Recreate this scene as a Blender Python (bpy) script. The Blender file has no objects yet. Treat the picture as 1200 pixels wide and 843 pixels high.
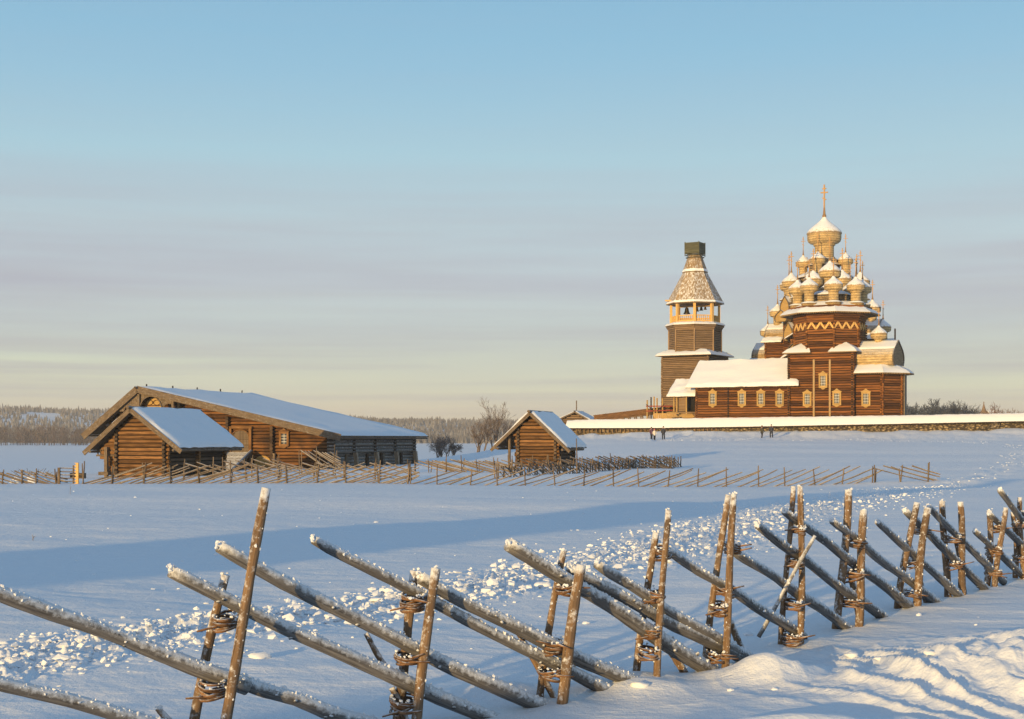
import bpy, math, random
import numpy as np
from mathutils import Vector, Matrix

random.seed(11)
rnd = random.random
def ru(a, b): return a + (b - a) * rnd()
C = bpy.context.scene.collection
F = 1667.0            # focal length in photograph pixels
HY = 514.0            # photograph row of the horizon
CZ = 1.7              # eye height

# ------------------------------------------------------------------ camera, sky, sun, exposure
sc = bpy.context.scene
cam_d = bpy.data.cameras.new('camera'); cam = bpy.data.objects.new('camera', cam_d); C.objects.link(cam)
cam.location = (0, 0, CZ); cam.rotation_euler = (math.radians(90), 0, 0)
cam_d.sensor_width = 36; cam_d.lens = 50.0; cam_d.shift_y = (HY - 421.5) / 1200
cam_d.clip_start = 0.1; cam_d.clip_end = 20000
sc.camera = cam
sc.view_settings.view_transform = 'Standard'; sc.view_settings.look = 'None'
sc.view_settings.gamma = 1.0; sc.view_settings.exposure = 0.22
SUN_AZ = math.radians(30)      # behind the camera, this far to its left
SUN_EL = math.radians(5.3)
to_sun = Vector((-math.sin(SUN_AZ) * math.cos(SUN_EL), -math.cos(SUN_AZ) * math.cos(SUN_EL), math.sin(SUN_EL)))
sd = bpy.data.lights.new('sun', 'SUN'); sd.energy = 4.8; sd.angle = math.radians(0.6); sd.color = (1.0, 0.67, 0.265)
so = bpy.data.objects.new('sun', sd); C.objects.link(so)
so.rotation_euler = to_sun.to_track_quat('Z', 'Y').to_euler(); so.location = (-30, -60, 20)

world = bpy.data.worlds.new('World'); sc.world = world; world.use_nodes = True
def ramp2(N, L, src, p0, p1, c0=(0, 0, 0, 1), c1=(1, 1, 1, 1)):
    r = N.new('ShaderNodeValToRGB'); r.color_ramp.elements[0].position = p0; r.color_ramp.elements[1].position = p1
    r.color_ramp.elements[0].color = c0; r.color_ramp.elements[1].color = c1; L.new(src, r.inputs[0]); return r.outputs[0]
def noise_node(N, L, vec, scale, detail=4, rough=0.55):
    n = N.new('ShaderNodeTexNoise'); n.inputs['Scale'].default_value = scale; n.inputs['Detail'].default_value = detail
    n.inputs['Roughness'].default_value = rough
    if vec is not None: L.new(vec, n.inputs['Vector'])
    return n.outputs['Fac']
def build_world():
    nt = world.node_tree; N = nt.nodes; L = nt.links; N.clear()
    out = N.new('ShaderNodeOutputWorld'); bg = N.new('ShaderNodeBackground')
    tc = N.new('ShaderNodeTexCoord'); sx = N.new('ShaderNodeSeparateXYZ')
    L.new(tc.outputs['Generated'], sx.inputs[0])
    sky = N.new('ShaderNodeTexSky'); sky.sky_type = 'NISHITA'; sky.sun_disc = False
    sky.sun_elevation = SUN_EL; sky.sun_rotation = math.radians(180) + SUN_AZ
    # thin layered cloud between the sky and the ground
    ramp = N.new('ShaderNodeValToRGB'); r = ramp.color_ramp
    mr = N.new('ShaderNodeMapRange'); mr.inputs['From Min'].default_value = 0.0; mr.inputs['From Max'].default_value = 1.0
    pw = N.new('ShaderNodeMath'); pw.operation = 'POWER'; pw.inputs[1].default_value = 0.5
    mx = N.new('ShaderNodeMath'); mx.operation = 'MAXIMUM'; mx.inputs[1].default_value = 0.0
    L.new(sx.outputs['Z'], mx.inputs[0]); L.new(mx.outputs[0], pw.inputs[0]); L.new(pw.outputs[0], ramp.inputs[0])
    def s(c): return tuple(((v / 255 + 0.055) / 1.055) ** 2.4 if v > 10 else v / 3294 for v in c) + (1,)
    stops = [(0.0, (226, 208, 182)), (0.14, (228, 218, 190)), (0.19, (219, 222, 196)), (0.235, (208, 217, 200)), (0.28, (192, 204, 205)),
             (0.33, (188, 200, 209)), (0.385, (182, 203, 213)), (0.44, (168, 203, 218)), (0.50, (146, 192, 218)), (0.56, (130, 181, 213)),
             (0.75, (108, 150, 190)), (1.0, (92, 134, 176))]
    while len(r.elements) < len(stops): r.elements.new(0.5)
    for e, (p, c) in zip(r.elements, stops): e.position = p; e.color = s(c)
    # streaks of cloud
    mp = N.new('ShaderNodeMapping'); mp.inputs['Scale'].default_value = (1.9, 1.9, 36)
    L.new(tc.outputs['Generated'], mp.inputs[0])
    nz = N.new('ShaderNodeTexNoise'); nz.inputs['Scale'].default_value = 1.1; nz.inputs['Detail'].default_value = 6; nz.inputs['Roughness'].default_value = 0.55
    L.new(mp.outputs[0], nz.inputs['Vector'])
    cr = N.new('ShaderNodeValToRGB'); cr.color_ramp.elements[0].position = 0.36; cr.color_ramp.elements[1].position = 0.68
    cr.color_ramp.elements[0].color = (0, 0, 0, 1); cr.color_ramp.elements[1].color = (1, 1, 1, 1)
    L.new(nz.outputs['Fac'], cr.inputs[0])
    band = N.new('ShaderNodeValToRGB'); b = band.color_ramp
    bs = [(0.0, 0.1), (0.12, 0.3), (0.2, 0.3), (0.27, 0.75), (0.33, 1.0), (0.385, 0.7), (0.44, 0.12), (0.55, 0.05), (1, 0.0)]
    while len(b.elements) < len(bs): b.elements.new(0.5)
    for e, (p, v) in zip(b.elements, bs): e.position = p; e.color = (v, v, v, 1)
    L.new(pw.outputs[0], band.inputs[0])
    mu = N.new('ShaderNodeMath'); mu.operation = 'MULTIPLY'; L.new(cr.outputs[0], mu.inputs[0]); L.new(band.outputs[0], mu.inputs[1])
    mixc = N.new('ShaderNodeMix'); mixc.data_type = 'RGBA'
    L.new(mu.outputs[0], mixc.inputs['Factor']); L.new(ramp.outputs[0], mixc.inputs['A']); mixc.inputs['B'].default_value = s((176, 179, 193))
    mp2 = N.new('ShaderNodeMapping'); mp2.inputs['Scale'].default_value = (2.4, 2.4, 95); mp2.inputs['Location'].default_value = (3.1, 0.4, 0.2)
    L.new(tc.outputs['Generated'], mp2.inputs[0]); nz2 = noise_node(N, L, mp2.outputs[0], 1.0, 5, 0.55); st2 = ramp2(N, L, nz2, 0.45, 0.66)
    bd2 = N.new('ShaderNodeValToRGB'); e2 = bd2.color_ramp
    while len(e2.elements) < 5: e2.elements.new(0.5)
    for e, (p, v) in zip(e2.elements, ((0.0, 0.1), (0.13, 0.45), (0.22, 0.6), (0.30, 0.3), (0.42, 0.0))): e.position = p; e.color = (v, v, v, 1)
    L.new(pw.outputs[0], bd2.inputs[0]); m2 = N.new('ShaderNodeMath'); m2.operation = 'MULTIPLY'; L.new(st2, m2.inputs[0]); L.new(bd2.outputs[0], m2.inputs[1])
    mix2 = N.new('ShaderNodeMix'); mix2.data_type = 'RGBA'; L.new(m2.outputs[0], mix2.inputs['Factor']); L.new(mixc.outputs['Result'], mix2.inputs['A']); mix2.inputs['B'].default_value = s((180, 180, 186)); mixc = mix2
    sk = N.new('ShaderNodeMix'); sk.data_type = 'RGBA'; sk.blend_type = 'MULTIPLY'; sk.inputs['Factor'].default_value = 1
    L.new(sky.outputs[0], sk.inputs['A']); sk.inputs['B'].default_value = (0.12, 0.12, 0.12, 1)
    fin = N.new('ShaderNodeMix'); fin.data_type = 'RGBA'; fin.inputs['Factor'].default_value = 0.88
    L.new(sk.outputs['Result'], fin.inputs['A']); L.new(mixc.outputs['Result'], fin.inputs['B'])
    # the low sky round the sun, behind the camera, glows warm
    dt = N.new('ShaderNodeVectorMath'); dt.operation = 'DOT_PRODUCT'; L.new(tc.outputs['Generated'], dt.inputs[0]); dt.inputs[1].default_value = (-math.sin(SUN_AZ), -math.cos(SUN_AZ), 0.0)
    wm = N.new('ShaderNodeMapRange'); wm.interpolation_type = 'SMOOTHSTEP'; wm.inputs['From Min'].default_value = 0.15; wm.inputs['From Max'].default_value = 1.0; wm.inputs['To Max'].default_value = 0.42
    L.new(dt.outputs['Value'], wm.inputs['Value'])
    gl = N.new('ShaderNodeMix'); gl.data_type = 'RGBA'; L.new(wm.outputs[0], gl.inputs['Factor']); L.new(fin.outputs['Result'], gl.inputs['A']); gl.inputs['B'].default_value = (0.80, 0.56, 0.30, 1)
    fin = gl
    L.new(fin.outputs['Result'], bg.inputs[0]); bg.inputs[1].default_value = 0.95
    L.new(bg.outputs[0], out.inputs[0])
build_world()

# ------------------------------------------------------------------ materials
MAT = {}
def new_mat(name):
    m = bpy.data.materials.new(name); m.use_nodes = True
    nt = m.node_tree; return m, nt, nt.nodes, nt.links, nt.nodes['Principled BSDF']
def mixrgb(N, L, a, b, fac, mode='MIX'):
    m = N.new('ShaderNodeMix'); m.data_type = 'RGBA'; m.blend_type = mode
    for v, k in ((a, 'A'), (b, 'B')):
        if isinstance(v, tuple): m.inputs[k].default_value = v if len(v) == 4 else v + (1,)
        else: L.new(v, m.inputs[k])
    if isinstance(fac, (int, float)): m.inputs['Factor'].default_value = fac
    else: L.new(fac, m.inputs['Factor'])
    return m.outputs['Result']
def mapping(N, L, vec, scale, rot=(0, 0, 0)):
    m = N.new('ShaderNodeMapping'); m.inputs['Scale'].default_value = scale; m.inputs['Rotation'].default_value = rot
    L.new(vec, m.inputs[0]); return m.outputs[0]
def bump(N, L, bs, h, strength, dist):
    b = N.new('ShaderNodeBump'); b.inputs['Strength'].default_value = strength; b.inputs['Distance'].default_value = dist
    L.new(h, b.inputs['Height']); L.new(b.outputs[0], bs.inputs['Normal'])

SNOW = (0.80, 0.83, 0.87, 1)
def snow_mat(name, scale=1.0, bumpd=0.02, bs_=0.6):
    m, nt, N, L, B = new_mat(name)
    tc = N.new('ShaderNodeTexCoord')
    n1 = noise_node(N, L, tc.outputs['Object'], 3.0 * scale, 8, 0.6)
    n2 = noise_node(N, L, mapping(N, L, tc.outputs['Object'], (0.35, 1.6, 1), (0, 0, 0.35)), 1.3 * scale, 6, 0.6)
    c = mixrgb(N, L, (0.76, 0.80, 0.85, 1), (0.84, 0.855, 0.88, 1), n1)
    L.new(c, B.inputs['Base Color']); B.inputs['Roughness'].default_value = 0.75
    B.inputs['Specular IOR Level'].default_value = 0.25
    n3 = noise_node(N, L, tc.outputs['Object'], 16.0 * scale, 5, 0.7)
    a0 = N.new('ShaderNodeMath'); a0.operation = 'MULTIPLY_ADD'; a0.inputs[1].default_value = 0.35; L.new(n3, a0.inputs[0]); L.new(n1, a0.inputs[2])
    ad = N.new('ShaderNodeMath'); L.new(a0.outputs[0], ad.inputs[0]); L.new(n2, ad.inputs[1])
    bump(N, L, B, ad.outputs[0], bs_, bumpd)
    MAT[name] = m
snow_mat('snow_ground', 1.0, 0.045, 0.8)
snow_mat('snow_roof', 1.4, 0.05, 0.5)
snow_mat('snow_clod', 6.0, 0.01, 0.5)

def wood(name, c1, c2, us=1.2, vs=9.0, frost=0.0, fth=(0.55, 0.75), bd=0.01, patch=None, fmap=None, fscale=None):
    """grain along u of the uv map; every piece has its own tint"""
    m, nt, N, L, B = new_mat(name)
    uv = N.new('ShaderNodeUVMap'); uv.uv_map = 'uv'
    tc = N.new('ShaderNodeTexCoord')
    g = noise_node(N, L, mapping(N, L, uv.outputs[0], (us, vs, 1)), 2.0, 7, 0.65)
    col = ramp2(N, L, g, 0.32, 0.68, c1 + (1,), c2 + (1,))
    if patch:
        pn = noise_node(N, L, tc.outputs['Object'], patch[1], 3)
        col = mixrgb(N, L, col, patch[0] + (1,), ramp2(N, L, pn, 0.5, 0.68))
    at = N.new('ShaderNodeAttribute'); at.attribute_name = 'tint'
    col = mixrgb(N, L, col, at.outputs['Color'], 1.0, 'MULTIPLY')
    rg = 0.85
    if name.startswith('shingle') or name == 'snow_crust':     # rows of shingles
        sz = N.new('ShaderNodeSeparateXYZ'); L.new(tc.outputs['Object'], sz.inputs[0])
        wv = N.new('ShaderNodeMath'); wv.operation = 'MULTIPLY'; wv.inputs[1].default_value = 2 * math.pi / 0.38; L.new(sz.outputs['Z'], wv.inputs[0])
        sn = N.new('ShaderNodeMath'); sn.operation = 'SINE'; L.new(wv.outputs[0], sn.inputs[0])
        rw = N.new('ShaderNodeMapRange'); rw.inputs['From Min'].default_value = -1; rw.inputs['To Min'].default_value = 0.72; rw.inputs['To Max'].default_value = 1.22; L.new(sn.outputs[0], rw.inputs['Value'])
        gn = noise_node(N, L, tc.outputs['Object'], 1.1, 4, 0.7); gp = ramp2(N, L, gn, 0.35, 0.7, (0.62, 0.6, 0.6, 1), (1.1, 1.1, 1.1, 1))
        col = mixrgb(N, L, mixrgb(N, L, col, gp, 1.0, 'MULTIPLY'), rw.outputs[0], 1.0, 'MULTIPLY')
    if frost > 0:
        ge = N.new('ShaderNodeNewGeometry'); sx = N.new('ShaderNodeSeparateXYZ'); L.new(ge.outputs['Normal'], sx.inputs[0])
        fn = noise_node(N, L, mapping(N, L, tc.outputs['Object'], fmap or (1, 1, 1)), fscale or (28 if frost > 0.5 else 6), 6, 0.7)
        a = N.new('ShaderNodeMath'); a.operation = 'MULTIPLY_ADD'; L.new(sx.outputs['Z'], a.inputs[0]); a.inputs[1].default_value = 0.42; L.new(fn, a.inputs[2])
        f = ramp2(N, L, a.outputs[0], fth[0], fth[1])
        fm = N.new('ShaderNodeMath'); fm.operation = 'MULTIPLY'; L.new(f, fm.inputs[0]); fm.inputs[1].default_value = min(1, frost)
        col = mixrgb(N, L, col, SNOW, fm.outputs[0])
    L.new(col, B.inputs['Base Color']); B.inputs['Roughness'].default_value = rg; B.inputs['Specular IOR Level'].default_value = 0.2
    bump(N, L, B, g, 0.6, bd)
    MAT[name] = m
wood('church_log', (0.04, 0.014, 0.005), (0.33, 0.132, 0.034), 0.22, 5.0)
wood('house_log', (0.04, 0.018, 0.008), (0.27, 0.125, 0.045), 0.35, 6.0, patch=((0.06, 0.035, 0.022), 0.6))
wood('barn_log', (0.075, 0.036, 0.015), (0.35, 0.185, 0.075), 0.5, 6.0)
wood('grey_log', (0.07, 0.06, 0.05), (0.24, 0.20, 0.165), 0.35, 6.0, frost=0.5, fth=(0.6, 0.85))
wood('shade_log', (0.04, 0.03, 0.022), (0.17, 0.12, 0.085), 0.35, 6.0)  # darker copy of the barn logs: side-wall shade put into the colour
wood('tower_log', (0.12, 0.075, 0.042), (0.33, 0.225, 0.135), 0.3, 5.0)
wood('grey_board', (0.065, 0.048, 0.034), (0.235, 0.175, 0.12), 0.7, 9.0, frost=0.35, fth=(0.55, 0.8))
wood('new_wood', (0.46, 0.27, 0.09), (0.72, 0.47, 0.18), 0.6, 6.0)
wood('golden_trim', (0.30, 0.18, 0.06), (0.56, 0.38, 0.15), 0.6, 6.0)
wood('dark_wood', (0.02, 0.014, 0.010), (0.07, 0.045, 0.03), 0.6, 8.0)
wood('shingle', (0.17, 0.105, 0.045), (0.56, 0.40, 0.20), 1.6, 4.5, frost=0.4, fth=(0.6, 0.85), bd=0.05)
wood('shingle_new', (0.30, 0.20, 0.085), (0.74, 0.56, 0.29), 1.6, 4.5, frost=0.4, fth=(0.58, 0.85), bd=0.05)
wood('tent_board', (0.14, 0.095, 0.05), (0.40, 0.28, 0.16), 0.5, 5, frost=0.9, fth=(0.65, 0.81), bd=0.03, fmap=(3.0, 3.0, .14), fscale=1.6)
wood('snow_crust', (0.30, 0.20, 0.10), (0.60, 0.45, 0.27), 2, 2, frost=1.0, fth=(0.50, 0.76), bd=0.05, fscale=2.6)
wood('clamp_wood', (0.26, 0.17, 0.085), (0.44, 0.31, 0.16))
wood('green_board', (0.05, 0.055, 0.035), (0.14, 0.135, 0.085), 0.5, 5.0)
wood('pole_near', (0.055, 0.052, 0.052), (0.25, 0.235, 0.22), 1.6, 26.0, frost=0.85, fth=(0.42, 0.74), bd=0.010)
wood('stake_near', (0.07, 0.042, 0.024), (0.30, 0.195, 0.115), 1.6, 22.0, frost=0.85, fth=(0.54, 0.76), bd=0.008, patch=((0.12, 0.085, 0.06), 5))
wood('withe', (0.07, 0.035, 0.018), (0.27, 0.145, 0.07), 5, 3.0, frost=0.6, fth=(0.68, 0.9), bd=0.002)
wood('pole_far', (0.075, 0.055, 0.04), (0.25, 0.19, 0.135), 0.8, 3.0, frost=0.6, fth=(0.62, 0.95))
wood('bark', (0.05, 0.04, 0.035), (0.15, 0.12, 0.10), 0.8, 3.0, frost=0.3, fth=(0.6, 0.9))
wood('grey_twig', (0.09, 0.07, 0.06), (0.24, 0.19, 0.165), 0.8, 3.0, frost=0.3, fth=(0.6, 0.9))
wood('bark_red', (0.10, 0.055, 0.04), (0.24, 0.14, 0.10), 0.8, 3.0)
wood('twig_blue', (0.03, 0.036, 0.046), (0.09, 0.10, 0.12), 0.8, 3.0)
wood('conifer', (0.035, 0.033, 0.036), (0.11, 0.095, 0.095), 0.2, 1.0, frost=0.42, fth=(0.5, 0.95), fscale=.02)
wood('brush_far', (0.065, 0.045, 0.04), (0.17, 0.12, 0.10), 0.2, 1.0)
wood('red_paint', (0.30, 0.05, 0.03), (0.45, 0.09, 0.05), 1, 3)

def simple(name, col, rough=0.6, metal=0.0, spec=0.3):
    m, nt, N, L, B = new_mat(name)
    tc = N.new('ShaderNodeTexCoord'); n = noise_node(N, L, tc.outputs['Object'], 7, 4)
    d = tuple(v * 0.75 for v in col); e = tuple(min(1, v * 1.2) for v in col)
    L.new(mixrgb(N, L, d + (1,), e + (1,), n), B.inputs['Base Color'])
    B.inputs['Roughness'].default_value = rough; B.inputs['Metallic'].default_value = metal; B.inputs['Specular IOR Level'].default_value = spec
    MAT[name] = m
simple('pane', (0.05, 0.06, 0.08), 0.12, 0, 0.6)
simple('muntin', (0.70, 0.68, 0.62), 0.6)
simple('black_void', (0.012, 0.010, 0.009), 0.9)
simple('bronze', (0.10, 0.08, 0.05), 0.4, 0.8)
simple('gilded', (0.30, 0.18, 0.08), 0.5, 0.3)
simple('skin', (0.5, 0.3, 0.22)); simple('cloth_dark', (0.025, 0.03, 0.05)); simple('cloth_violet', (0.10, 0.05, 0.10))
simple('cloth_white', (0.65, 0.6, 0.55)); simple('cloth_pink', (0.65, 0.15, 0.2)); simple('cloth_olive', (0.06, 0.055, 0.035)); simple('boot', (0.02, 0.018, 0.016))
simple('stalk', (0.2, 0.14, 0.08))
def stone_mat():
    m, nt, N, L, B = new_mat('field_stone')
    tc = N.new('ShaderNodeTexCoord'); v = N.new('ShaderNodeTexVoronoi'); v.inputs['Scale'].default_value = 2.6
    L.new(mapping(N, L, tc.outputs['Object'], (1, 1, 1.6)), v.inputs['Vector'])
    c = mixrgb(N, L, (0.11, 0.085, 0.05, 1), (0.42, 0.33, 0.21, 1), v.outputs['Color'])
    e = ramp2(N, L, v.outputs['Distance'], 0.25, 0.6)
    L.new(mixrgb(N, L, c, (0.04, 0.03, 0.02, 1), e), B.inputs['Base Color']); B.inputs['Roughness'].default_value = 0.9
    bump(N, L, B, v.outputs['Distance'], -0.8 if False else 0.8, 0.08); MAT['field_stone'] = m
stone_mat()

# ------------------------------------------------------------------ mesh builder
class MB:
    def __init__(s): s.V = []; s.Fa = []; s.U = []; s.T = []
    def add(s, verts, faces, uvs=None, tint=1.0):
        o = len(s.V); s.V.extend(tuple(v) for v in verts)
        for i, f in enumerate(faces):
            s.Fa.append(tuple(o + k for k in f))
            s.U.append(uvs[i] if uvs else [(0, 0)] * len(f)); s.T.append(tint)
    def quad(s, p, tint=None, uv=None):
        t = ru(0.75, 1.15) if tint is None else tint
        a = (Vector(p[1]) - Vector(p[0])).length; b = (Vector(p[2]) - Vector(p[1])).length; o = ru(0, 50)
        u = [(o, 0), (o + a, 0), (o + a, b), (o, b)] if a >= b else [(o, 0), (o, a), (o + b, a), (o + b, 0)]
        s.add(p, [(0, 1, 2, 3)], [u], t)
    def hexa(s, p, tint=None):
        """p: 4 bottom corners then 4 top corners"""
        t = ru(0.75, 1.15) if tint is None else tint
        for f in ((3, 2, 1, 0), (4, 5, 6, 7), (0, 1, 5, 4), (1, 2, 6, 5), (2, 3, 7, 6), (3, 0, 4, 7)):
            s.quad([p[k] for k in f], t)
    def box(s, c, d, rz=0.0, tint=None, M=None):
        x, y, z = d[0] / 2, d[1] / 2, d[2] / 2
        pts = [(-x, -y, -z), (x, -y, -z), (x, y, -z), (-x, y, -z), (-x, -y, z), (x, -y, z), (x, y, z), (-x, y, z)]
        R = M if M is not None else Matrix.Rotation(rz, 3, 'Z')
        s.hexa([Vector(c) + R @ Vector(q) for q in pts], tint)
    def beam(s, a, b, w, h, tint=None, up=(0, 0, 1)):
        a = Vector(a); b = Vector(b); d = (b - a).normalized(); u = Vector(up)
        r = d.cross(u)
        if r.length < 1e-4: r = d.cross(Vector((1, 0, 0)))
        r.normalize(); u = r.cross(d).normalized()
        P = []
        for q in (a, b):
            P.append([q - r * w / 2 - u * h / 2, q + r * w / 2 - u * h / 2, q + r * w / 2 + u * h / 2, q - r * w / 2 + u * h / 2])
        s.hexa([P[0][0], P[0][1], P[1][1], P[1][0], P[0][3], P[0][2], P[1][2], P[1][3]], tint)
    def tube(s, pts, rad, n=8, tint=None, cap=True, jit=0.0, taper_end=False):
        t = ru(0.7, 1.15) if tint is None else tint
        pts = [Vector(p) for p in pts]; m = len(pts)
        if not isinstance(rad, (list, tuple)): rad = [rad] * m
        d0 = (pts[1] - pts[0]).normalized(); ref = Vector((0, 0, 1)) if abs(d0.z) < 0.9 else Vector((0, 1, 0))
        vs = []; ul = [0.0]; ph = ru(0, 6.28); uo = ru(0, 60)
        jf = [[1 + jit * (rnd() - 0.5) * 2 for _ in range(n)] for _ in range(m)] if jit else None
        for i in range(m):
            d = (pts[min(i + 1, m - 1)] - pts[max(i - 1, 0)]).normalized()
            a = d.cross(ref).normalized(); b = a.cross(d).normalized()
            if i: ul.append(ul[-1] + (pts[i] - pts[i - 1]).length)
            for k in range(n):
                an = ph + 2 * math.pi * k / n; rr = rad[i] * (jf[i][k] if jf else 1)
                vs.append(pts[i] + a * (math.cos(an) * rr) + b * (math.sin(an) * rr))
        fs = []; us = []; circ = 2 * math.pi * max(rad)
        for i in range(m - 1):
            for k in range(n):
                k2 = (k + 1) % n
                fs.append((i * n + k, i * n + k2, (i + 1) * n + k2, (i + 1) * n + k))
                v0 = circ * k / n; v1 = circ * (k + 1) / n
                us.append([(uo + ul[i], v0), (uo + ul[i], v1), (uo + ul[i + 1], v1), (uo + ul[i + 1], v0)])
        if cap:
            fs.append(tuple(reversed(range(n)))); us.append([(uo + 0.01 * k, uo) for k in range(n)])
            fs.append(tuple((m - 1) * n + k for k in range(n))); us.append([(uo + 0.01 * k, uo) for k in range(n)])
        s.add(vs, fs, us, t)
    def prism(s, poly, off, tint=None):
        t = ru(0.8, 1.1) if tint is None else tint
        poly = [Vector(p) for p in poly]; off = Vector(off); n = len(poly)
        q = [p + off for p in poly]
        o = Vector(poly[0])
        def uvf(P):
            return [((p - o).length * 0.7 + p.z * 0.3, p.z) for p in P]
        s.add(poly, [tuple(range(n))], [uvf(poly)], t)
        s.add(q, [tuple(reversed(range(n)))], [list(reversed(uvf(q)))], t)
        for i in range(n):
            j = (i + 1) % n
            s.quad([poly[i], q[i], q[j], poly[j]], t)
    def lathe(s, prof, c, n=16, tint=1.0, rot=0.0):
        vs = []; fs = []; us = []; c = Vector(c); m = len(prof)
        for r, z in prof:
            for k in range(n):
                a = rot + 2 * math.pi * k / n; vs.append(c + Vector((r * math.cos(a), r * math.sin(a), z)))
        for i in range(m - 1):
            for k in range(n):
                k2 = (k + 1) % n
                fs.append((i * n + k, i * n + k2, (i + 1) * n + k2, (i + 1) * n + k))
                w = 2 * math.pi * max(p[0] for p in prof)
                us.append([(w * k / n, prof[i][1]), (w * (k + 1) / n, prof[i][1]), (w * (k + 1) / n, prof[i + 1][1]), (w * k / n, prof[i + 1][1])])
        s.add(vs, fs, us, tint)
    def loft(s, rows, tint=1.0, closed=False):
        n = len(rows[0]); vs = [p for r in rows for p in r]; fs = []; us = []
        for i in range(len(rows) - 1):
            for k in range(n if closed else n - 1):
                k2 = (k + 1) % n
                fs.append((i * n + k, i * n + k2, (i + 1) * n + k2, (i + 1) * n + k))
                us.append([(i * .4, k * .4), (i * .4, k * .4 + .4), (i * .4 + .4, k * .4 + .4), (i * .4 + .4, k * .4)])
        s.add(vs, fs, us, tint)
    def blob(s, c, r, sq=(1, 1, 1), jit=0.25, tint=1.0, sub=0):
        vs, fs = ICO[sub]
        rot = Matrix.Rotation(ru(0, 6.28), 3, 'Z') @ Matrix.Rotation(ru(0, 3), 3, 'X')
        P = []
        for v in vs:
            w = rot @ (v * (1 + jit * (rnd() - 0.5) * 2))
            P.append((c[0] + w.x * r * sq[0], c[1] + w.y * r * sq[1], c[2] + w.z * r * sq[2]))
        s.add(P, fs, None, tint)
    def build(s, name, mat, parent=None, smooth=False, label=None):
        me = bpy.data.meshes.new(name); me.from_pydata(s.V, [], s.Fa)
        if s.U:
            ul = me.uv_layers.new(name='uv'); flat = np.array([c for f in s.U for uv in f for c in uv], dtype=np.float32)
            ul.data.foreach_set('uv', flat)
            at = me.attributes.new('tint', 'FLOAT_COLOR', 'FACE')
            tt = np.repeat(np.array(s.T, dtype=np.float32)[:, None], 4, 1); tt[:, 3] = 1
            at.data.foreach_set('color', tt.ravel())
        me.materials.append(MAT[mat])
        if smooth: me.polygons.foreach_set('use_smooth', [True] * len(me.polygons))
        me.update()
        o = bpy.data.objects.new(name, me); C.objects.link(o)
        if parent is not None: o.parent = parent
        if label: o['label'] = label
        return o
def make_ico():
    import bmesh
    out = []
    for sub in (1, 2):
        bm = bmesh.new(); bmesh.ops.create_icosphere(bm, subdivisions=sub, radius=1)
        out.append(([v.co.copy() for v in bm.verts], [tuple(v.index for v in f.verts) for f in bm.faces])); bm.free()
    return out
ICO = make_ico()

def thing(name, label, cat, loc=(0, 0, 0), rz=0.0, group=None):
    o = bpy.data.objects.new(name, None); C.objects.link(o); o.location = loc; o.rotation_euler = (0, 0, rz)
    o.empty_display_size = 0.3; o['label'] = label; o['category'] = cat
    if group: o['group'] = group
    return o
def tag(o, label, cat, group=None, kind=None):
    o['label'] = label; o['category'] = cat
    if group: o['group'] = group
    if kind: o['kind'] = kind
    return o
def P(px, py, Y):
    return Vector(((px - 600) / F * Y, Y, CZ + (HY - py) / F * Y))

# ------------------------------------------------------------------ the ground
def vnoise(x, y, seed=0):
    xi = np.floor(x).astype(np.int64); yi = np.floor(y).astype(np.int64); fx = x - xi; fy = y - yi
    fx = fx * fx * fx * (fx * (fx * 6 - 15) + 10); fy = fy * fy * fy * (fy * (fy * 6 - 15) + 10)
    def h(a, b):
        n = (a * 374761393 + b * 668265263 + seed * 974711) & 0xFFFFFFFF
        n = ((n ^ (n >> 13)) * 1274126177) & 0xFFFFFFFF
        return ((n ^ (n >> 16)) & 0xFFFF) / 65535.0
    a = h(xi, yi); b = h(xi + 1, yi); c = h(xi, yi + 1); d = h(xi + 1, yi + 1)
    return (a + (b - a) * fx) * (1 - fy) + (c + (d - c) * fx) * fy - 0.5
def fbm(x, y, oct=4, seed=0, g=0.5):
    s = 0; a = 1.0
    for o in range(oct):
        s = s + a * vnoise(x, y, seed + o); x = x * 2.03 + 5.2; y = y * 2.03 + 1.7; a *= g
    return s
NB = 1
Drow = [0.5, 15, 30, 50, 70, 76, 80, 95, 115, 140, 165, 180, 190, 197, 204, 211, 220, 240, 300, 420, 600, 800]
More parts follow.
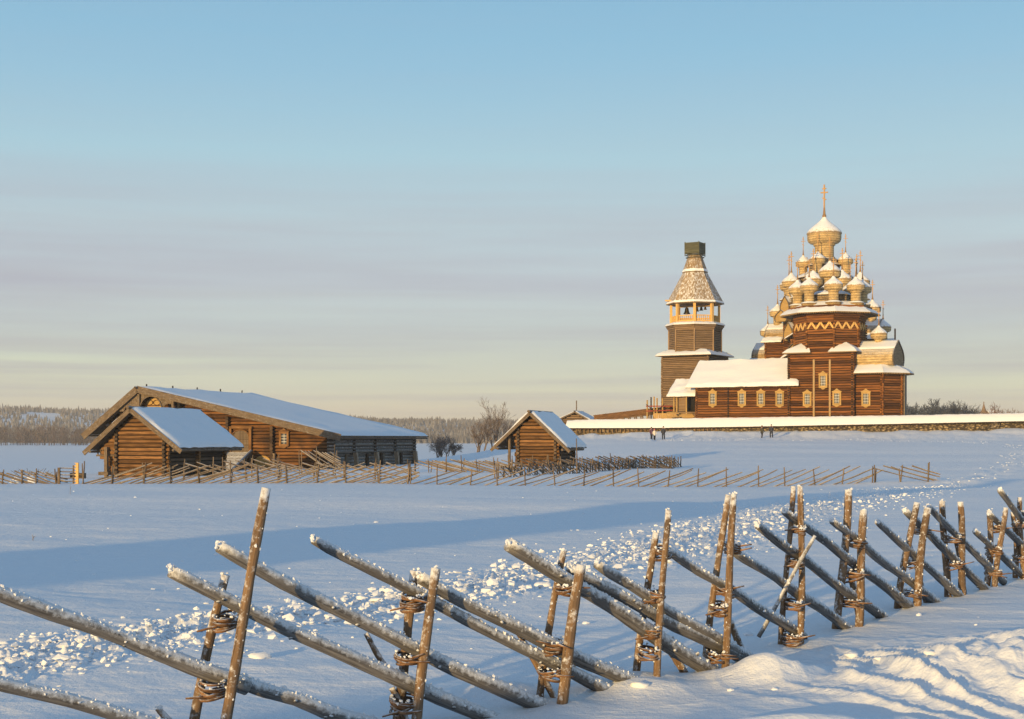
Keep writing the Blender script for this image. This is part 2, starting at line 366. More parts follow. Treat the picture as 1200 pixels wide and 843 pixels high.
COLS = {
 -400: [-1.65,-1.62,-1.8,-2.08,-2.35,-2.42,-2.5,-2.85,-3.3,-3.9,-4.5,-4.9,-5.1,-5.2,-5.3,-5.3,-5.4,-5.5,-5.6,-5.6,-5.6,-5.6],
 100:  [-1.65,-1.62,-1.8,-2.08,-2.35,-2.42,-2.5,-2.75,-3.1,-3.6,-4.3,-4.8,-5.1,-5.2,-5.3,-5.3,-5.4,-5.5,-5.6,-5.6,-5.6,-5.6],
 300:  [-1.65,-1.62,-1.8,-2.08,-2.35,-2.42,-2.48,-2.62,-2.75,-2.9,-3.2,-3.6,-4.0,-4.4,-4.8,-5.1,-5.3,-5.5,-5.6,-5.6,-5.6,-5.6],
 480:  [-1.65,-1.62,-1.8,-2.08,-2.35,-2.42,-2.46,-2.55,-2.62,-2.68,-2.9,-3.2,-3.6,-4.2,-4.8,-5.1,-5.3,-5.5,-5.6,-5.6,-5.6,-5.6],
 560:  [-1.65,-1.62,-1.8,-2.08,-2.35,-2.42,-2.44,-2.42,-2.3,-2.1,-1.7,-1.6,-1.6,-1.8,-2.3,-3,-4,-5.2,-5.6,-5.6,-5.6,-5.6],
 620:  [-1.65,-1.62,-1.8,-2.08,-2.35,-2.42,-2.44,-2.35,-2.12,-1.7,-1.2,-.9,-.7,-.6,-.45,-.3,-.2,0,-1.5,-5.4,-5.6,-5.6],
 700:  [-1.65,-1.62,-1.8,-2.08,-2.35,-2.42,-2.44,-2.35,-2.12,-1.65,-1.1,-.75,-.5,-.3,.1,.55,1.4,2.2,1.5,-5.2,-5.6,-5.6],
 860:  [-1.60,-1.55,-1.8,-2.08,-2.35,-2.42,-2.42,-2.35,-2.12,-1.62,-1.0,-.62,-.40,-.1,.75,1.7,2.5,2.7,2.6,1.0,-5.2,-5.6],
 1050: [-1.56,-1.50,-1.75,-2.03,-2.32,-2.38,-2.36,-2.28,-2.0,-1.5,-.82,-.38,-.1,.7,1.6,2.3,2.6,2.7,2.7,2.6,1.5,-5.2],
 1250: [-1.56,-1.46,-1.7,-1.95,-2.25,-2.3,-2.26,-2.1,-1.8,-1.25,-.5,0.1,.6,1.6,2.2,2.5,2.7,2.8,2.8,2.8,2.6,-5],
 1700: [-1.60,-1.50,-1.7,-1.95,-2.2,-2.2,-2.2,-2.0,-1.7,-1.1,-.4,0.3,.9,1.8,2.2,2.5,2.7,2.8,2.8,2.8,2.6,-5]}
def make_table():
    ck = sorted(COLS); u = np.linspace(math.log(0.5), math.log(800), 700); g = np.array([[np.interp(math.exp(t), Drow, COLS[c]) for t in u] for c in ck])
    pxs = np.linspace(ck[0], ck[-1], 300); T = np.array([[0.0] * len(u)] * len(pxs))
    for j in range(len(u)): T[:, j] = np.interp(pxs, ck, g[:, j])
    for _ in range(3):
        T = (np.roll(T, 1, 1) + 2 * T + np.roll(T, -1, 1)) / 4 if False else T
        Tp = np.pad(T, ((6, 6), (2, 2)), mode='edge')
        T = sum(Tp[6 + k:6 + k + T.shape[0], 2:-2] for k in range(-6, 7)) / 13
        Tp = np.pad(T, ((0, 0), (2, 2)), mode='edge')
        T = sum(Tp[:, 2 + k:2 + k + T.shape[1]] for k in range(-2, 3)) / 5
    return pxs, u, T
TPX, TU, TT = make_table()
def hbase(x, y):
    r = np.hypot(x, y); az = np.arctan2(x, y)
    ac = np.clip(az, -0.54, 0.54); px = 600 + F * np.tan(ac); D = np.maximum(r * np.cos(ac), 0.5)
    # going round behind the viewer both ends blend into one level
    i = np.clip((px - TPX[0]) / (TPX[1] - TPX[0]), 0, len(TPX) - 1.001); j = np.clip((np.log(D) - TU[0]) / (TU[1] - TU[0]), 0, len(TU) - 1.001)
    i0 = i.astype(int); j0 = j.astype(int); fi = i - i0; fj = j - j0
    z = (TT[i0, j0] * (1 - fi) + TT[i0 + 1, j0] * fi) * (1 - fj) + (TT[i0, j0 + 1] * (1 - fi) + TT[i0 + 1, j0 + 1] * fi) * fj
    back = np.clip((np.abs(az) - 0.9) / 0.9, 0, 1); back = back * back * (3 - 2 * back)
    return CZ + z * (1 - back) + (-1.75) * back
def G(px, py, h=None):
    """ground point seen at a pixel"""
    h = h or (lambda a, b: hbase(a, b))
    k = (py - HY) / F
    lo, hi = 3.0, 700.0
    D = lo
    while D < hi:
        x = (px - 600) / F * D
        if float(h(np.array([x]), np.array([D]))[0]) - CZ > -k * D: break
        D *= 1.01
    x = (px - 600) / F * D
    return (x, D)
def polydist(x, y, pts):
    best = np.full(np.shape(x), 1e9)
    for (a, b), (c, d) in zip(pts[:-1], pts[1:]):
        L2 = (c - a) ** 2 + (d - b) ** 2; t = np.clip(((x - a) * (c - a) + (y - b) * (d - b)) / L2, 0, 1)
        best = np.minimum(best, np.hypot(x - a - t * (c - a), y - b - t * (d - b)))
    return best
TRAIL = [G(*p) for p in ((-120, 800), (40, 768), (200, 742), (330, 722), (440, 702), (560, 684), (680, 658), (780, 636), (880, 610), (980, 590), (1110, 568))]
WALL_LINE = [((667 - 600) / F * 214, 214), ((1290 - 600) / F * 192, 192)]
TRAILW = (0.75, 0.75, 0.75, 0.75, 0.8, 0.9, 1.1, 1.5, 1.9, 2.1, 1.7)
TRACK2 = [G(*p) for p in ((1110, 568), (1150, 560), (1185, 545), (1200, 532), (1190, 522), (1120, 517), (1000, 515.5), (900, 515.8), (820, 516.5), (740, 517))]
TRACK3 = [G(*p) for p in ((700, 532), (850, 527), (960, 522.5), (1080, 520)) ]
MOUNDS = []   # x, y, radius x, radius y, height, angle
def mound(px, py, rx, ry, h, a=0.0):
    x, y = G(px, py); MOUNDS.append((x, y, rx, ry, h, a))
mound(897, 788, .26, .2, .15)
mound(600, 810, .5, .3, .08); mound(740, 800, .35, .3, .10)
mound(1060, 810, .4, .3, .04, .3); mound(1160, 785, .7, .4, .12, .2); mound(1210, 800, .6, .6, .12); mound(1020, 850, .6, .35, .07)
mound(1260, 765, .8, .9, .15); mound(880, 850, .4, .2, .07)

for _i, (_px, _py) in enumerate(((500, 846), (655, 826), (770, 805), (848, 788), (935, 748), (1006, 727), (1075, 708), (1128, 692), (1170, 682))):
    mound(_px + 8, _py, .2, .15, .02)
HOL = (G(-40, 712), G(1000, 594)); _l = math.hypot(HOL[1][0] - HOL[0][0], HOL[1][1] - HOL[0][1]); HOLN = ((HOL[1][0] - HOL[0][0]) / _l, (HOL[1][1] - HOL[0][1]) / _l)
def hills(x, y):
    r = np.hypot(x, y); az = np.arctan2(x, y); px = 600 + F * np.tan(np.clip(az, -1.2, 1.2))
    ridge = np.interp(px, [-3000, -1200, 0, 130, 300, 400, 460, 600, 720, 1300, 3000], [30, 45, 46, 44, 39, 36, 33, 29, 16, 5, 20])
    t = np.clip((r - 1450) / 700, 0, 1); t = t * t * (3 - 2 * t)
    return t * (ridge * (1 + 0.25 * fbm(x / 260, y / 260, 3, 9)))
def height(x, y):
    x = np.asarray(x, dtype=float); y = np.asarray(y, dtype=float)
    z = hbase(x, y); r = np.hypot(x, y)
    near = np.clip((r - 1.5) / 4, 0, 1)
    fade = np.clip(1 - (r - 240) / 60, 0, 1)
    c, s = math.cos(0.45), math.sin(0.45); u = x * c - y * s; v = x * s + y * c
    z = z + near * fade * (0.16 * vnoise(u / 22, v / 9, 3) + 0.22 * np.clip((r - 15) / 12, 0, 1) * vnoise(u / 26 + 4, v / 8, 8) + 0.085 * vnoise(u / 7, v / 3.1, 4) + 0.03 * fbm(u / 2.4, v / 1.0, 3, 5))
    z = z + near * np.clip(1 - r / 60, 0, 1) * 0.012 * fbm(u / 0.5, v / 0.2, 3, 15)
    # unseen snow bank behind the viewer, added and shaped to shade the foreground
    yb = -5.2 + 0.5 * vnoise(x / 3.1, y * 0 + 1.3, 81); hb = np.interp(x, [-40, -11.2, -9.7, -7.6, -6.9, -6.4, -5.7, -5.2, -4.2, 20], [1.35, 1.4, 1.65, 1.7, 1.15, 1.65, 1.5, 0.55, 0.3, 0.3])
    z = z + hb * (1 + 0.16 * fbm(x / 1.1, y / 1.4, 3, 83)) * np.exp(-((y - yb) / 1.15) ** 4)
    # trodden, broken snow
    w = np.interp(np.arctan2(x, y), [math.atan2(p[0], p[1]) for p in TRAIL], TRAILW)
    d = polydist(x, y, TRAIL) / w; k = np.clip(1.15 - d, 0, 1)
    z = z + k * (0.17 * np.abs(fbm(x / 0.20, y / 0.20, 4, 21, 0.6)) - 0.03) * np.clip(1 - (r - 40) / 60, 0.35, 1)
    for tr, wd, am in ((TRACK2, 1.8, 0.28), (TRACK3, 0.8, 0.12)):
        d = polydist(x, y, tr) / wd; k = np.clip(1.1 - d, 0, 1)
        z = z + k * (am * fbm(x / 0.9, y / 0.9, 3, 31))
    wl = polydist(x, y, WALL_LINE); fr = np.where(y * 1.0 < np.interp(x, [p[0] for p in WALL_LINE], [p[1] for p in WALL_LINE]), 1.0, 0.0)
    z = z + 0.45 * np.exp(-(wl / 2.0) ** 2) * np.clip(0.5 + 1.6 * fbm(x / 4.0, y / 4.0, 3, 91), -0.1, 1.4) * fr
    bank = np.clip((z - CZ + 0.35) / 0.3, 0, 1) * np.clip(1.5 - (z - CZ), 0, 1) * (r < 240) * (r > 150)
    z = z + bank * (0.35 * fbm(x / 2.3, y / 1.6, 4, 41))
    for mx, my, rx, ry, h, a in MOUNDS:
        dx = x - mx; dy = y - my
        if not np.any((np.abs(dx) < 4) & (np.abs(dy) < 4)): continue
        ca, sa = math.cos(a), math.sin(a); q = ((dx * ca + dy * sa) / rx) ** 2 + ((-dx * sa + dy * ca) / ry) ** 2
        z = z + h * np.exp(-q) * (1 + 0.35 * vnoise(x / 0.18, y / 0.18, 61))
    # wind carved curls on the bank at the lower right
    bx, by = BANK; q = np.exp(-(((x - bx) / 1.1) ** 2 + ((y - by) / 1.3) ** 2))
    wx = x + 0.5 * vnoise(x / 0.7, y / 0.7, 71); wy = y + 0.5 * vnoise(x / 0.7 + 9, y / 0.7, 72)
    z = z + q * (0.085 * (1 - np.abs(np.sin(8.5 * (wx + 0.35 * wy)))) ** 2 + 0.045 * fbm(x / 0.09, y / 0.14, 3, 75) + 0.09 * fbm(x / 0.5, y / 0.7, 2, 76))
    z = np.where(r > 1400, np.maximum(z, CZ - 5.6 + hills(x, y)), z)
    return z
BANK = G(1150, 790)
def gz(x, y): return float(height(np.array([float(x)]), np.array([float(y)]))[0])

def make_ground():
    a1 = np.linspace(-0.40, 0.40, 760)
    a0 = np.linspace(-math.pi, -0.41, 90); a2 = np.linspace(0.41, math.pi, 90)[:-1]
    A = np.concatenate([a0, a1, a2]); nA = len(A)
    R = np.concatenate([[0.6, 1.2, 1.9, 2.6, 3.4], np.exp(np.arange(math.log(4.2), math.log(7.6), 0.0062)), np.exp(np.arange(math.log(7.6), math.log(14), 0.0036)), np.exp(np.arange(math.log(14.02), math.log(42), 0.0062)), np.exp(np.arange(math.log(42), math.log(260), 0.010)),
                        np.exp(np.arange(math.log(260), math.log(1400), 0.04)), np.arange(1400, 2300, 25.0), [2500, 3000, 5000, 9000]])
    nR = len(R)
    RR, AA = np.meshgrid(R, A, indexing='ij'); X = RR * np.sin(AA); Y = RR * np.cos(AA); Z = height(X, Y)
    Z[R > 2400, :] = CZ - 6
    co = np.stack([X, Y, Z], -1).reshape(-1, 3)
    co = np.vstack([co, [[0, 0, float(Z[0].mean())]]])
    i = np.arange(nR - 1)[:, None]; j = np.arange(nA)[None, :]; j2 = (j + 1) % nA
    q = np.stack([i * nA + j, i * nA + j2 + 0 * i, (i + 1) * nA + j2, (i + 1) * nA + j], -1).reshape(-1, 4)
    q = q[:, ::-1]
    c = len(co) - 1; jj = np.arange(nA); t = np.stack([jj * 0 + c, (jj + 1) % nA, jj], -1)
    me = bpy.data.meshes.new('snow_ground')
    me.vertices.add(len(co)); me.vertices.foreach_set('co', co.ravel())
    loops = np.concatenate([q.ravel(), t.ravel()]); me.loops.add(len(loops)); me.loops.foreach_set('vertex_index', loops)
    n = len(q) + len(t); me.polygons.add(n)
    tot = np.concatenate([np.full(len(q), 4), np.full(len(t), 3)]); st = np.concatenate([[0], np.cumsum(tot)[:-1]])
    me.polygons.foreach_set('loop_start', st); me.polygons.foreach_set('loop_total', tot)
    me.polygons.foreach_set('use_smooth', np.ones(n, dtype=bool))
    me.update(calc_edges=True); me.validate()
    me.materials.append(MAT['snow_ground'])
    o = bpy.data.objects.new('snow_ground', me); C.objects.link(o); o['kind'] = 'structure'
    o['label'] = 'snow covered field, shore and hills'
    # frozen lake
    m = MB(); zl = CZ - 5.0; n = 48; pts = [(6000 * math.cos(2 * math.pi * k / n), 6000 * math.sin(2 * math.pi * k / n), zl) for k in range(n)]
    m.add(pts, [tuple(range(n))]); l = m.build('lake_ice', 'snow_ground'); l['kind'] = 'structure'; l['label'] = 'frozen lake under snow'
make_ground()

# ------------------------------------------------------------------ frames for buildings
class Frame:
    def __init__(s, px, D, deg, zrel=None):
        s.x = (px - 600) / F * D; s.y = D; s.t = math.radians(deg); s.z = gz(s.x, s.y) if zrel is None else CZ + zrel
    def front(s, px, py, yl=0.0):
        """camera ray meets the local plane y = yl -> local x, local z"""
        c, n = math.cos(s.t), math.sin(s.t); r = (px - 600) / F
        # world = (x0 + xl c + yl n, y0 - xl n + yl c)
        xl = (r * (s.y + yl * c) - s.x - yl * n) / (c + r * n)
        Y = s.y - xl * n + yl * c
        return xl, CZ + (HY - py) / F * Y - s.z
    def side(s, px, py, xl):
        c, n = math.cos(s.t), math.sin(s.t); r = (px - 600) / F
        yl = (r * (s.y - xl * n) - s.x - xl * c) / (n - r * c)
        Y = s.y - xl * n + yl * c
        return yl, CZ + (HY - py) / F * Y - s.z
    def root(s, name, label, cat): return thing(name, label, cat, (s.x, s.y, s.z), -s.t)
    def zc(s, py, D=None): return CZ + (HY - py) / F * (D or s.y) - s.z

def log_wall(m, a, b, z0, z1, pitch, ext=0.3, off=0.0, clip=None, tl=(0.45, 1.35)):
    """stack of round logs from a to b (xy); clip(z) -> (t0, t1) along the wall in metres"""
    a = Vector((a[0], a[1], 0)); b = Vector((b[0], b[1], 0)); L = (b - a).length; d = (b - a) / L
    z = z0 + pitch / 2 + off
    while z < z1 - pitch * 0.3:
        t0, t1 = -ext * ru(0.8, 1.2), L + ext * ru(0.8, 1.2)
        if clip:
            c0, c1 = clip(z); t0 = max(t0, c0); t1 = min(t1, c1)
        if t1 - t0 > 0.3:
            p = a + d * t0; q = a + d * t1
            m.tube([(p.x, p.y, z), (q.x, q.y, z + ru(-.01, .01))], pitch * 0.465, 8, ru(*tl))
            m.tube([(p.x, p.y, z + pitch / 2), (q.x, q.y, z + pitch / 2)], pitch * 0.28, 6, .12)
        z += pitch
def snow_slab(m, p00, p10, p11, p01, th, n=14, k=10, seed=0, edge=0.12):
    """soft sheet of snow lying on a sloping quad; p00-p10 is the eave"""
    p00, p10, p11, p01 = map(Vector, (p00, p10, p11, p01)); nr = (p10 - p00).cross(p01 - p00).normalized()
    if nr.z < 0: nr = -nr
    W = (p10 - p00).length; H = (p01 - p00).length
    def at(u, v): return (p00 * (1 - u) + p10 * u) * (1 - v) + (p01 * (1 - u) + p11 * u) * v
    top = []; e = 0.02
    us = [0, e, *[e + (1 - 2 * e) * i / n for i in range(1, n)], 1 - e, 1]; vs = [0, e, *[e + (1 - 2 * e) * i / k for i in range(1, k)], 1]
    for v in vs:
        row = []
        for u in us:
            p = at(u, v)
            h = th * (1 + 0.95 * float(vnoise(np.array([p.x * 1.3 + seed]), np.array([p.y * 1.3 + p.z]), 7)[0]))
            du = min(u, 1 - u) * W; dv = v * H
            h *= min(1, math.sqrt(max(0, min(du, dv)) / max(edge, 0.01)) + 0.05)
            if v == 0: p = p + (p00 - p01).normalized() * (0.10 * ru(-1, 1.2)) 
            row.append(p + nr * h)
        top.append(row)
    bot = [[at(u, v) + nr * 0.004 for u in us] for v in vs]
    m.loft(top); m.loft([list(reversed(r)) for r in bot])
    m.loft([bot[0], top[0]]); m.loft([top[-1], bot[-1]])
    m.loft([[r[0] for r in top], [r[0] for r in bot]]); m.loft([[r[-1] for r in bot], [r[-1] for r in top]])
def roof_plane(root, e0, e1, r1, r0, th=0.10, snow=0.14, mat='grey_board', smat='snow_roof', seed=0):
    """eave e0-e1, ridge r0-r1: plank deck (part) carrying snow (sub-part)"""
    e0, e1, r1, r0 = map(Vector, (e0, e1, r1, r0)); nr = (e1 - e0).cross(r0 - e0).normalized()
    if nr.z < 0: nr = -nr
    m = MB(); n = max(4, int((e1 - e0).length / 0.35))
    for i in range(n):
        u0 = i / n + 0.001; u1 = (i + 1) / n - 0.001
        a = e0.lerp(e1, u0); b = e0.lerp(e1, u1); c = r0.lerp(r1, u1); d = r0.lerp(r1, u0); j = (e0 - r0).normalized() * ru(0, 0.06)
        m.hexa([a + j, b + j, c, d, a + j + nr * th, b + j + nr * th, c + nr * th, d + nr * th])
    ro = m.build('roof', mat, root)
    s = MB(); q = nr * (th + 0.003)
    snow_slab(s, e0 + q, e1 + q, r1 + q, r0 + q, snow, seed=seed)
    s.build('snow_cover', smat, ro, smooth=True)
    return ro

def ogee(w, h, n=9, base=0.0):
    """onion-gable outline from the bottom left to the bottom right: half width w, height h"""
    prof = [(0.80, 0.0), (0.93, 0.10), (1.0, 0.24), (0.99, 0.38), (0.90, 0.52), (0.72, 0.65), (0.50, 0.76), (0.28, 0.86), (0.12, 0.94), (0.0, 1.0)]
    L = [(-a * w, b * h) for a, b in prof]
    return L + [(-x, z) for x, z in reversed(L[:-1])]
def onion(parent, c, R, neck_h, neck_r=0.52, cross=1.9, mat='shingle_new', seg=16, base=True, name='dome'):
    """dome (part) > neck, snow_cap, cross"""
    prof = [(.58, 0), (.83, .05), (.95, .15), (.995, .30), (1.0, .50), (.97, .70), (.87, .90), (.72, 1.08), (.53, 1.27), (.34, 1.45), (.19, 1.62), (.11, 1.8), (.07, 1.98), (.0, 2.0)]
    sq = lambda b: b if b < .56 else .56 + (b - .56) * .80
    m = MB(); m.lathe([(a * R, sq(b) * R) for a, b in prof], c, seg)
    d = m.build(name, mat, parent, smooth=True)
    m = MB(); ph = ru(0, 9)
    sp = [(1.0, .56), (1.03, .60), (1.025, .68), (.98, .80), (.89, .95), (.74, 1.12), (.55, 1.31), (.36, 1.49), (.21, 1.67), (.12, 1.85), (.05, 2.0)]
    m.lathe([(a * R * (1.0 + 0.006 * math.sin(ph + 9 * b)), sq(b) * R + 0.01) for a, b in sp], c, seg); m.build('snow_cap', 'snow_crust', d, smooth=True)
    m = MB()
    nr = neck_r * R
    pr = [(nr * 1.22, -neck_h), (nr * 1.0, -neck_h + 0.12 * R), (nr, -0.12 * R), (nr * 1.15, -0.08 * R), (nr * 1.15, 0.02 * R)]
    if base: pr = [(nr * 1.9, -neck_h - 0.35 * R), (nr * 1.75, -neck_h - 0.28 * R), (nr * 1.25, -neck_h - .1 * R)] + pr
    m.lathe(pr, c, seg); m.build('neck', mat, d, smooth=False)
    m = MB(); c = Vector(c); z0 = c.z + 1.6 * R; H = (cross + .3) * R; w = max(0.055, 0.05 * R); k = H
    m.lathe([(w * 2.2, 0), (w * 2.6, .05 * H), (w * 1.6, .10 * H), (w * 1.0, .30 * H)], (c.x, c.y, z0), 8)
    m.beam((c.x, c.y, z0), (c.x, c.y, z0 + H), w * 1.5, w * 1.5)
    m.beam((c.x - .115 * k, c.y, z0 + .76 * H), (c.x + .115 * k, c.y, z0 + .76 * H), w * 1.3, w * 1.4)
    m.beam((c.x - .06 * k, c.y, z0 + .88 * H), (c.x + .06 * k, c.y, z0 + .88 * H), w * 1.2, w * 1.2)
    m.beam((c.x - .06 * k, c.y, z0 + .60 * H), (c.x + .06 * k, c.y, z0 + .54 * H), w * 1.2, w * 1.2)
    m.build('cross', 'gilded', d)
    return d
def bochka(parent, a, b, w, h, mat='shingle', gable_mat='golden_trim', snow=True):
    """onion-shaped barrel roof running from a to b (local points at its foot)"""
    a = Vector(a); b = Vector(b); ax = (b - a).normalized(); sd_ = Vector((ax.y, -ax.x, 0))
    o = ogee(w, h); n = 6; rows = []
    for i in range(n + 1):
        p = a.lerp(b, i / n); rows.append([p + sd_ * x + Vector((0, 0, z)) for x, z in o])
    m = MB(); m.loft([list(reversed(r)) for r in rows])
    ro = m.build('roof', mat, parent, smooth=True)
    if snow:
        m = MB(); so_ = [(x * 1.02, z + 0.05) for x, z in o if z > 0.60 * h]
        so_ = [(so_[0][0] * 1.0, so_[0][1] - 0.07)] + so_ + [(so_[-1][0], so_[-1][1] - 0.07)]
        rows = []
        for i in range(n + 1):
            p = a.lerp(b, i / n); rows.append([p + sd_ * (x * (1 + .01 * math.sin(i * 2))) + Vector((0, 0, z + ru(0, .04))) for x, z in so_])
        m.loft([list(reversed(r)) for r in rows]); m.build('snow_cover', 'snow_roof', ro, smooth=True)
    for e, sgn in ((a, -1), (b, 1)):
        m = MB(); q = e + ax * sgn * -0.06
        inner = [q + sd_ * x * 0.92 + Vector((0, 0, z * 0.94)) for x, z in o]
        m.prism(inner, ax * sgn * 0.04, 0.9); g = m.build('gable_end', gable_mat, parent)
        m = MB()
        for k in range(len(o) - 1):
            p0 = e + sd_ * o[k][0] + Vector((0, 0, o[k][1])); p1 = e + sd_ * o[k + 1][0] + Vector((0, 0, o[k + 1][1]))
            m.beam(p0, p1, 0.14, 0.16, 0.8, up=tuple(ax))
        m.build('trim', 'grey_board', g)
    return ro
def kokoshnik(parent, c, facing, w, h, depth=0.7):
    """small onion gable whose face looks along 'facing' (local angle from -y, clockwise to +x)"""
    f = Vector((math.sin(facing), -math.cos(facing), 0)); c = Vector(c)
    bochka(parent, c - f * depth, c, w, h)
def octagon(R, rot): return [(R * math.cos(rot + k * math.pi / 4), R * math.sin(rot + k * math.pi / 4)) for k in range(8)]
def skirt_roof(parent, poly_in, z_in, poly_out, z_out, mat='tent_board', teeth=True):
    """sloping collar between two polygons, with its snow"""
    n = len(poly_in); m = MB(); s = MB()
    for i in range(n):
        j = (i + 1) % n
        a = Vector((*poly_out[i], z_out)); b = Vector((*poly_out[j], z_out)); c = Vector((*poly_in[j], z_in)); d = Vector((*poly_in[i], z_in))
        m.hexa([a, b, c, d, a + Vector((0, 0, .08)), b + Vector((0, 0, .08)), c + Vector((0, 0, .08)), d + Vector((0, 0, .08))], ru(.8, 1.1))
        q = Vector((0, 0, 0.09)); K = 6; rows = []
        for v in range(K + 1):
            row = []
            for u in range(9):
                p = a.lerp(b, u / 8).lerp(d.lerp(c, u / 8), v / K); hh = 0.20 * (min(1, v * 0.9) + 0.12) * (1 + .35 * ru(-1, 1)) if 0 < v < K else (0.05 if v == 0 else 0.12)
                if v == 0: p = p + (a.lerp(b, .5) - d.lerp(c, .5)).normalized() * ru(-.05, .05)
                row.append(p + q + Vector((0, 0, hh)))
            rows.append(row)
        s.loft(rows); s.loft([[p - Vector((0, 0, .0)) for p in rows[0]], [a.lerp(b, u / 8) + q for u in range(9)]][::-1])
        if teeth:
            L = (b - a).length; kk = int(L / 0.28)
            for t in range(kk):
                p = a.lerp(b, (t + .5) / kk); m.box(p + Vector((0, 0, -.05)), (.13, .13, .14), tint=ru(.7, 1.1))
    ro = m.build('roof', mat, parent); s.build('snow_cover', 'snow_roof', ro, smooth=True); return ro
def ornate_window(parent, c, w, h, facing=0.0, mat='golden_trim', bars=(-1, 0, 1), mw=.022):
    """window (part) > pane, muntin; c is the centre on the wall face; looks toward local -y turned by facing"""
    c = Vector(c); f = Vector((math.sin(facing), -math.cos(facing), 0)); s = Vector((math.cos(facing), math.sin(facing), 0)); Z = Vector((0, 0, 1))
    m = MB(); fw = 0.20 * w; d = 0.16
    def bx(x0, x1, z0, z1, dd, t=None):
        p = [c + s * x0 + Z * z0, c + s * x1 + Z * z0, c + s * x1 + Z * z0 + f * dd, c + s * x0 + Z * z0 + f * dd]
        p += [q + Z * (z1 - z0) for q in p]; m.hexa(p, t)
    bx(-w / 2, -w / 2 + fw, -h / 2, h / 2, d); bx(w / 2 - fw, w / 2, -h / 2, h / 2, d)
    bx(-w / 2 + fw + .002, w / 2 - fw - .002, h / 2 - fw * .8, h / 2, d * .95); bx(-w / 2 + fw + .002, w / 2 - fw - .002, -h / 2, -h / 2 + fw * .8, d * .95)
    top = [(-.56, .5), (-.56, .56), (-.36, .60), (-.20, .66), (-.10, .74), (0, .78), (.10, .74), (.20, .66), (.36, .60), (.56, .56), (.56, .5)]
    m.prism([c + s * (x * w) + Z * (z * h) for x, z in top], f * (d * 1.15), 1.0)
    bot = [(-.56, -.5), (-.40, -.56), (-.24, -.58), (-.14, -.66), (0, -.69), (.14, -.66), (.24, -.58), (.40, -.56), (.56, -.5)]
    m.prism([c + s * (x * w) + Z * (z * h) for x, z in reversed(bot)], f * (d * 1.1), .95)
    o = m.build('window', mat, parent)
    m = MB(); iw = w / 2 - fw; ih = h / 2 - fw * .8
    m.prism([c + s * x + Z * z for x, z in ((-iw, -ih), (iw, -ih), (iw, ih), (-iw, ih))], f * (d * .35), 1); m.build('pane', 'pane', o)
    m = MB()
    for i in bars:
        x = iw * i * .62 ; m.prism([c + f * .06 + s * (x - mw) - Z * ih, c + f * .06 + s * (x + mw) - Z * ih, c + f * .06 + s * (x + mw) + Z * ih, c + f * .06 + s * (x - mw) + Z * ih], f * .04, 1)
    for k in (-.5, 0, .5):
        z = ih * k * 1.1; m.prism([c + f * .065 - s * iw + Z * (z - mw), c + f * .065 + s * iw + Z * (z - mw), c + f * .065 + s * iw + Z * (z + mw), c + f * .065 - s * iw + Z * (z + mw)], f * .045, 1)
    m.build('muntin', 'muntin', o)
    return o

# ------------------------------------------------------------------ log barns and the big house (left)
def gable_building(root, xl, xr, xe0, xe1, ze0, ze1, zr, depth, pitch, over, logm, sidem, back_over=0.6, snow=0.16, board=0.30, ridge_x=0.0, ext=0.28):
    """walls xl..xr, eaves xe0/xe1 at heights ze0/ze1, ridge at x=0 height zr"""
    def roof_z(x): return zr + (ze1 - zr) * (x - ridge_x) / (xe1 - ridge_x) if x > ridge_x else zr + (ze0 - zr) * (ridge_x - x) / (ridge_x - xe0)
    def inv(z):
        a = ridge_x - (zr - z) / (zr - ze0) * (ridge_x - xe0); b = ridge_x + (zr - z) / (zr - ze1) * (xe1 - ridge_x); return a, b
    def clip(z):
        a, b = inv(z + 0.22); return a - xl, b - xl
    zl = roof_z(xl); zrr = roof_z(xr)
    for y in (0.0, depth):
        m = MB(); log_wall(m, (xl, y), (xr, y), -0.8, zr - 0.3, pitch, ext, clip=clip); m.build('wall', logm, root)
        if y == 0:
            m = MB()   # backing so that no light leaks between the logs
            m.prism([(xl, .06, -.8), (xr, .06, -.8), (xr, .06, zrr - .25), (ridge_x, .06, zr - .3), (xl, .06, zl - .25)], (0, 0.05, 0), 1); m.build('chinking', 'dark_wood', root)
    for x, zt in ((xl, zl), (xr, zrr)):
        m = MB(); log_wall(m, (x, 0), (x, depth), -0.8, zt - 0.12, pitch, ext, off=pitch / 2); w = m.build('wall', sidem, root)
    y0, y1 = -over, depth + back_over
    R0, R1 = (ridge_x, y0, zr), (ridge_x, y1, zr)
    roof_plane(root, (xe0, y1, ze0), (xe0, y0, ze0), R0, R1, snow=snow, seed=2)
    roof_plane(root, (xe1, y0, ze1), (xe1, y1, ze1), R1, R0, snow=snow, seed=5)
    # barge boards, hanging logs under the eaves
    for (xe, ze) in ((xe0, ze0), (xe1, ze1)):
        m = MB(); a = Vector((ridge_x, y0 - .05, zr + .02)); b = Vector((xe, y0 - .05, ze + .02)); d = (b - a).normalized()
        m.beam(a - d * .0, b + d * .45, .07, board, .95, up=(0, 0, 1)); m.build('bargeboard', 'grey_board', root)
        m = MB(); m.tube([(xe - .25 * (1 if xe > 0 else -1), y0 - .15, ze - .12), (xe - .25 * (1 if xe > 0 else -1), y1 + .1, ze - .12)], .10, 8, .9); m.build('eave_beam', 'grey_board', root)
    m = MB(); m.tube([(ridge_x, y0 - .35, zr + .16), (ridge_x, y1 + .2, zr + .13)], .12, 8, .8); m.build('ridge_log', 'grey_board', root)
    return roof_z

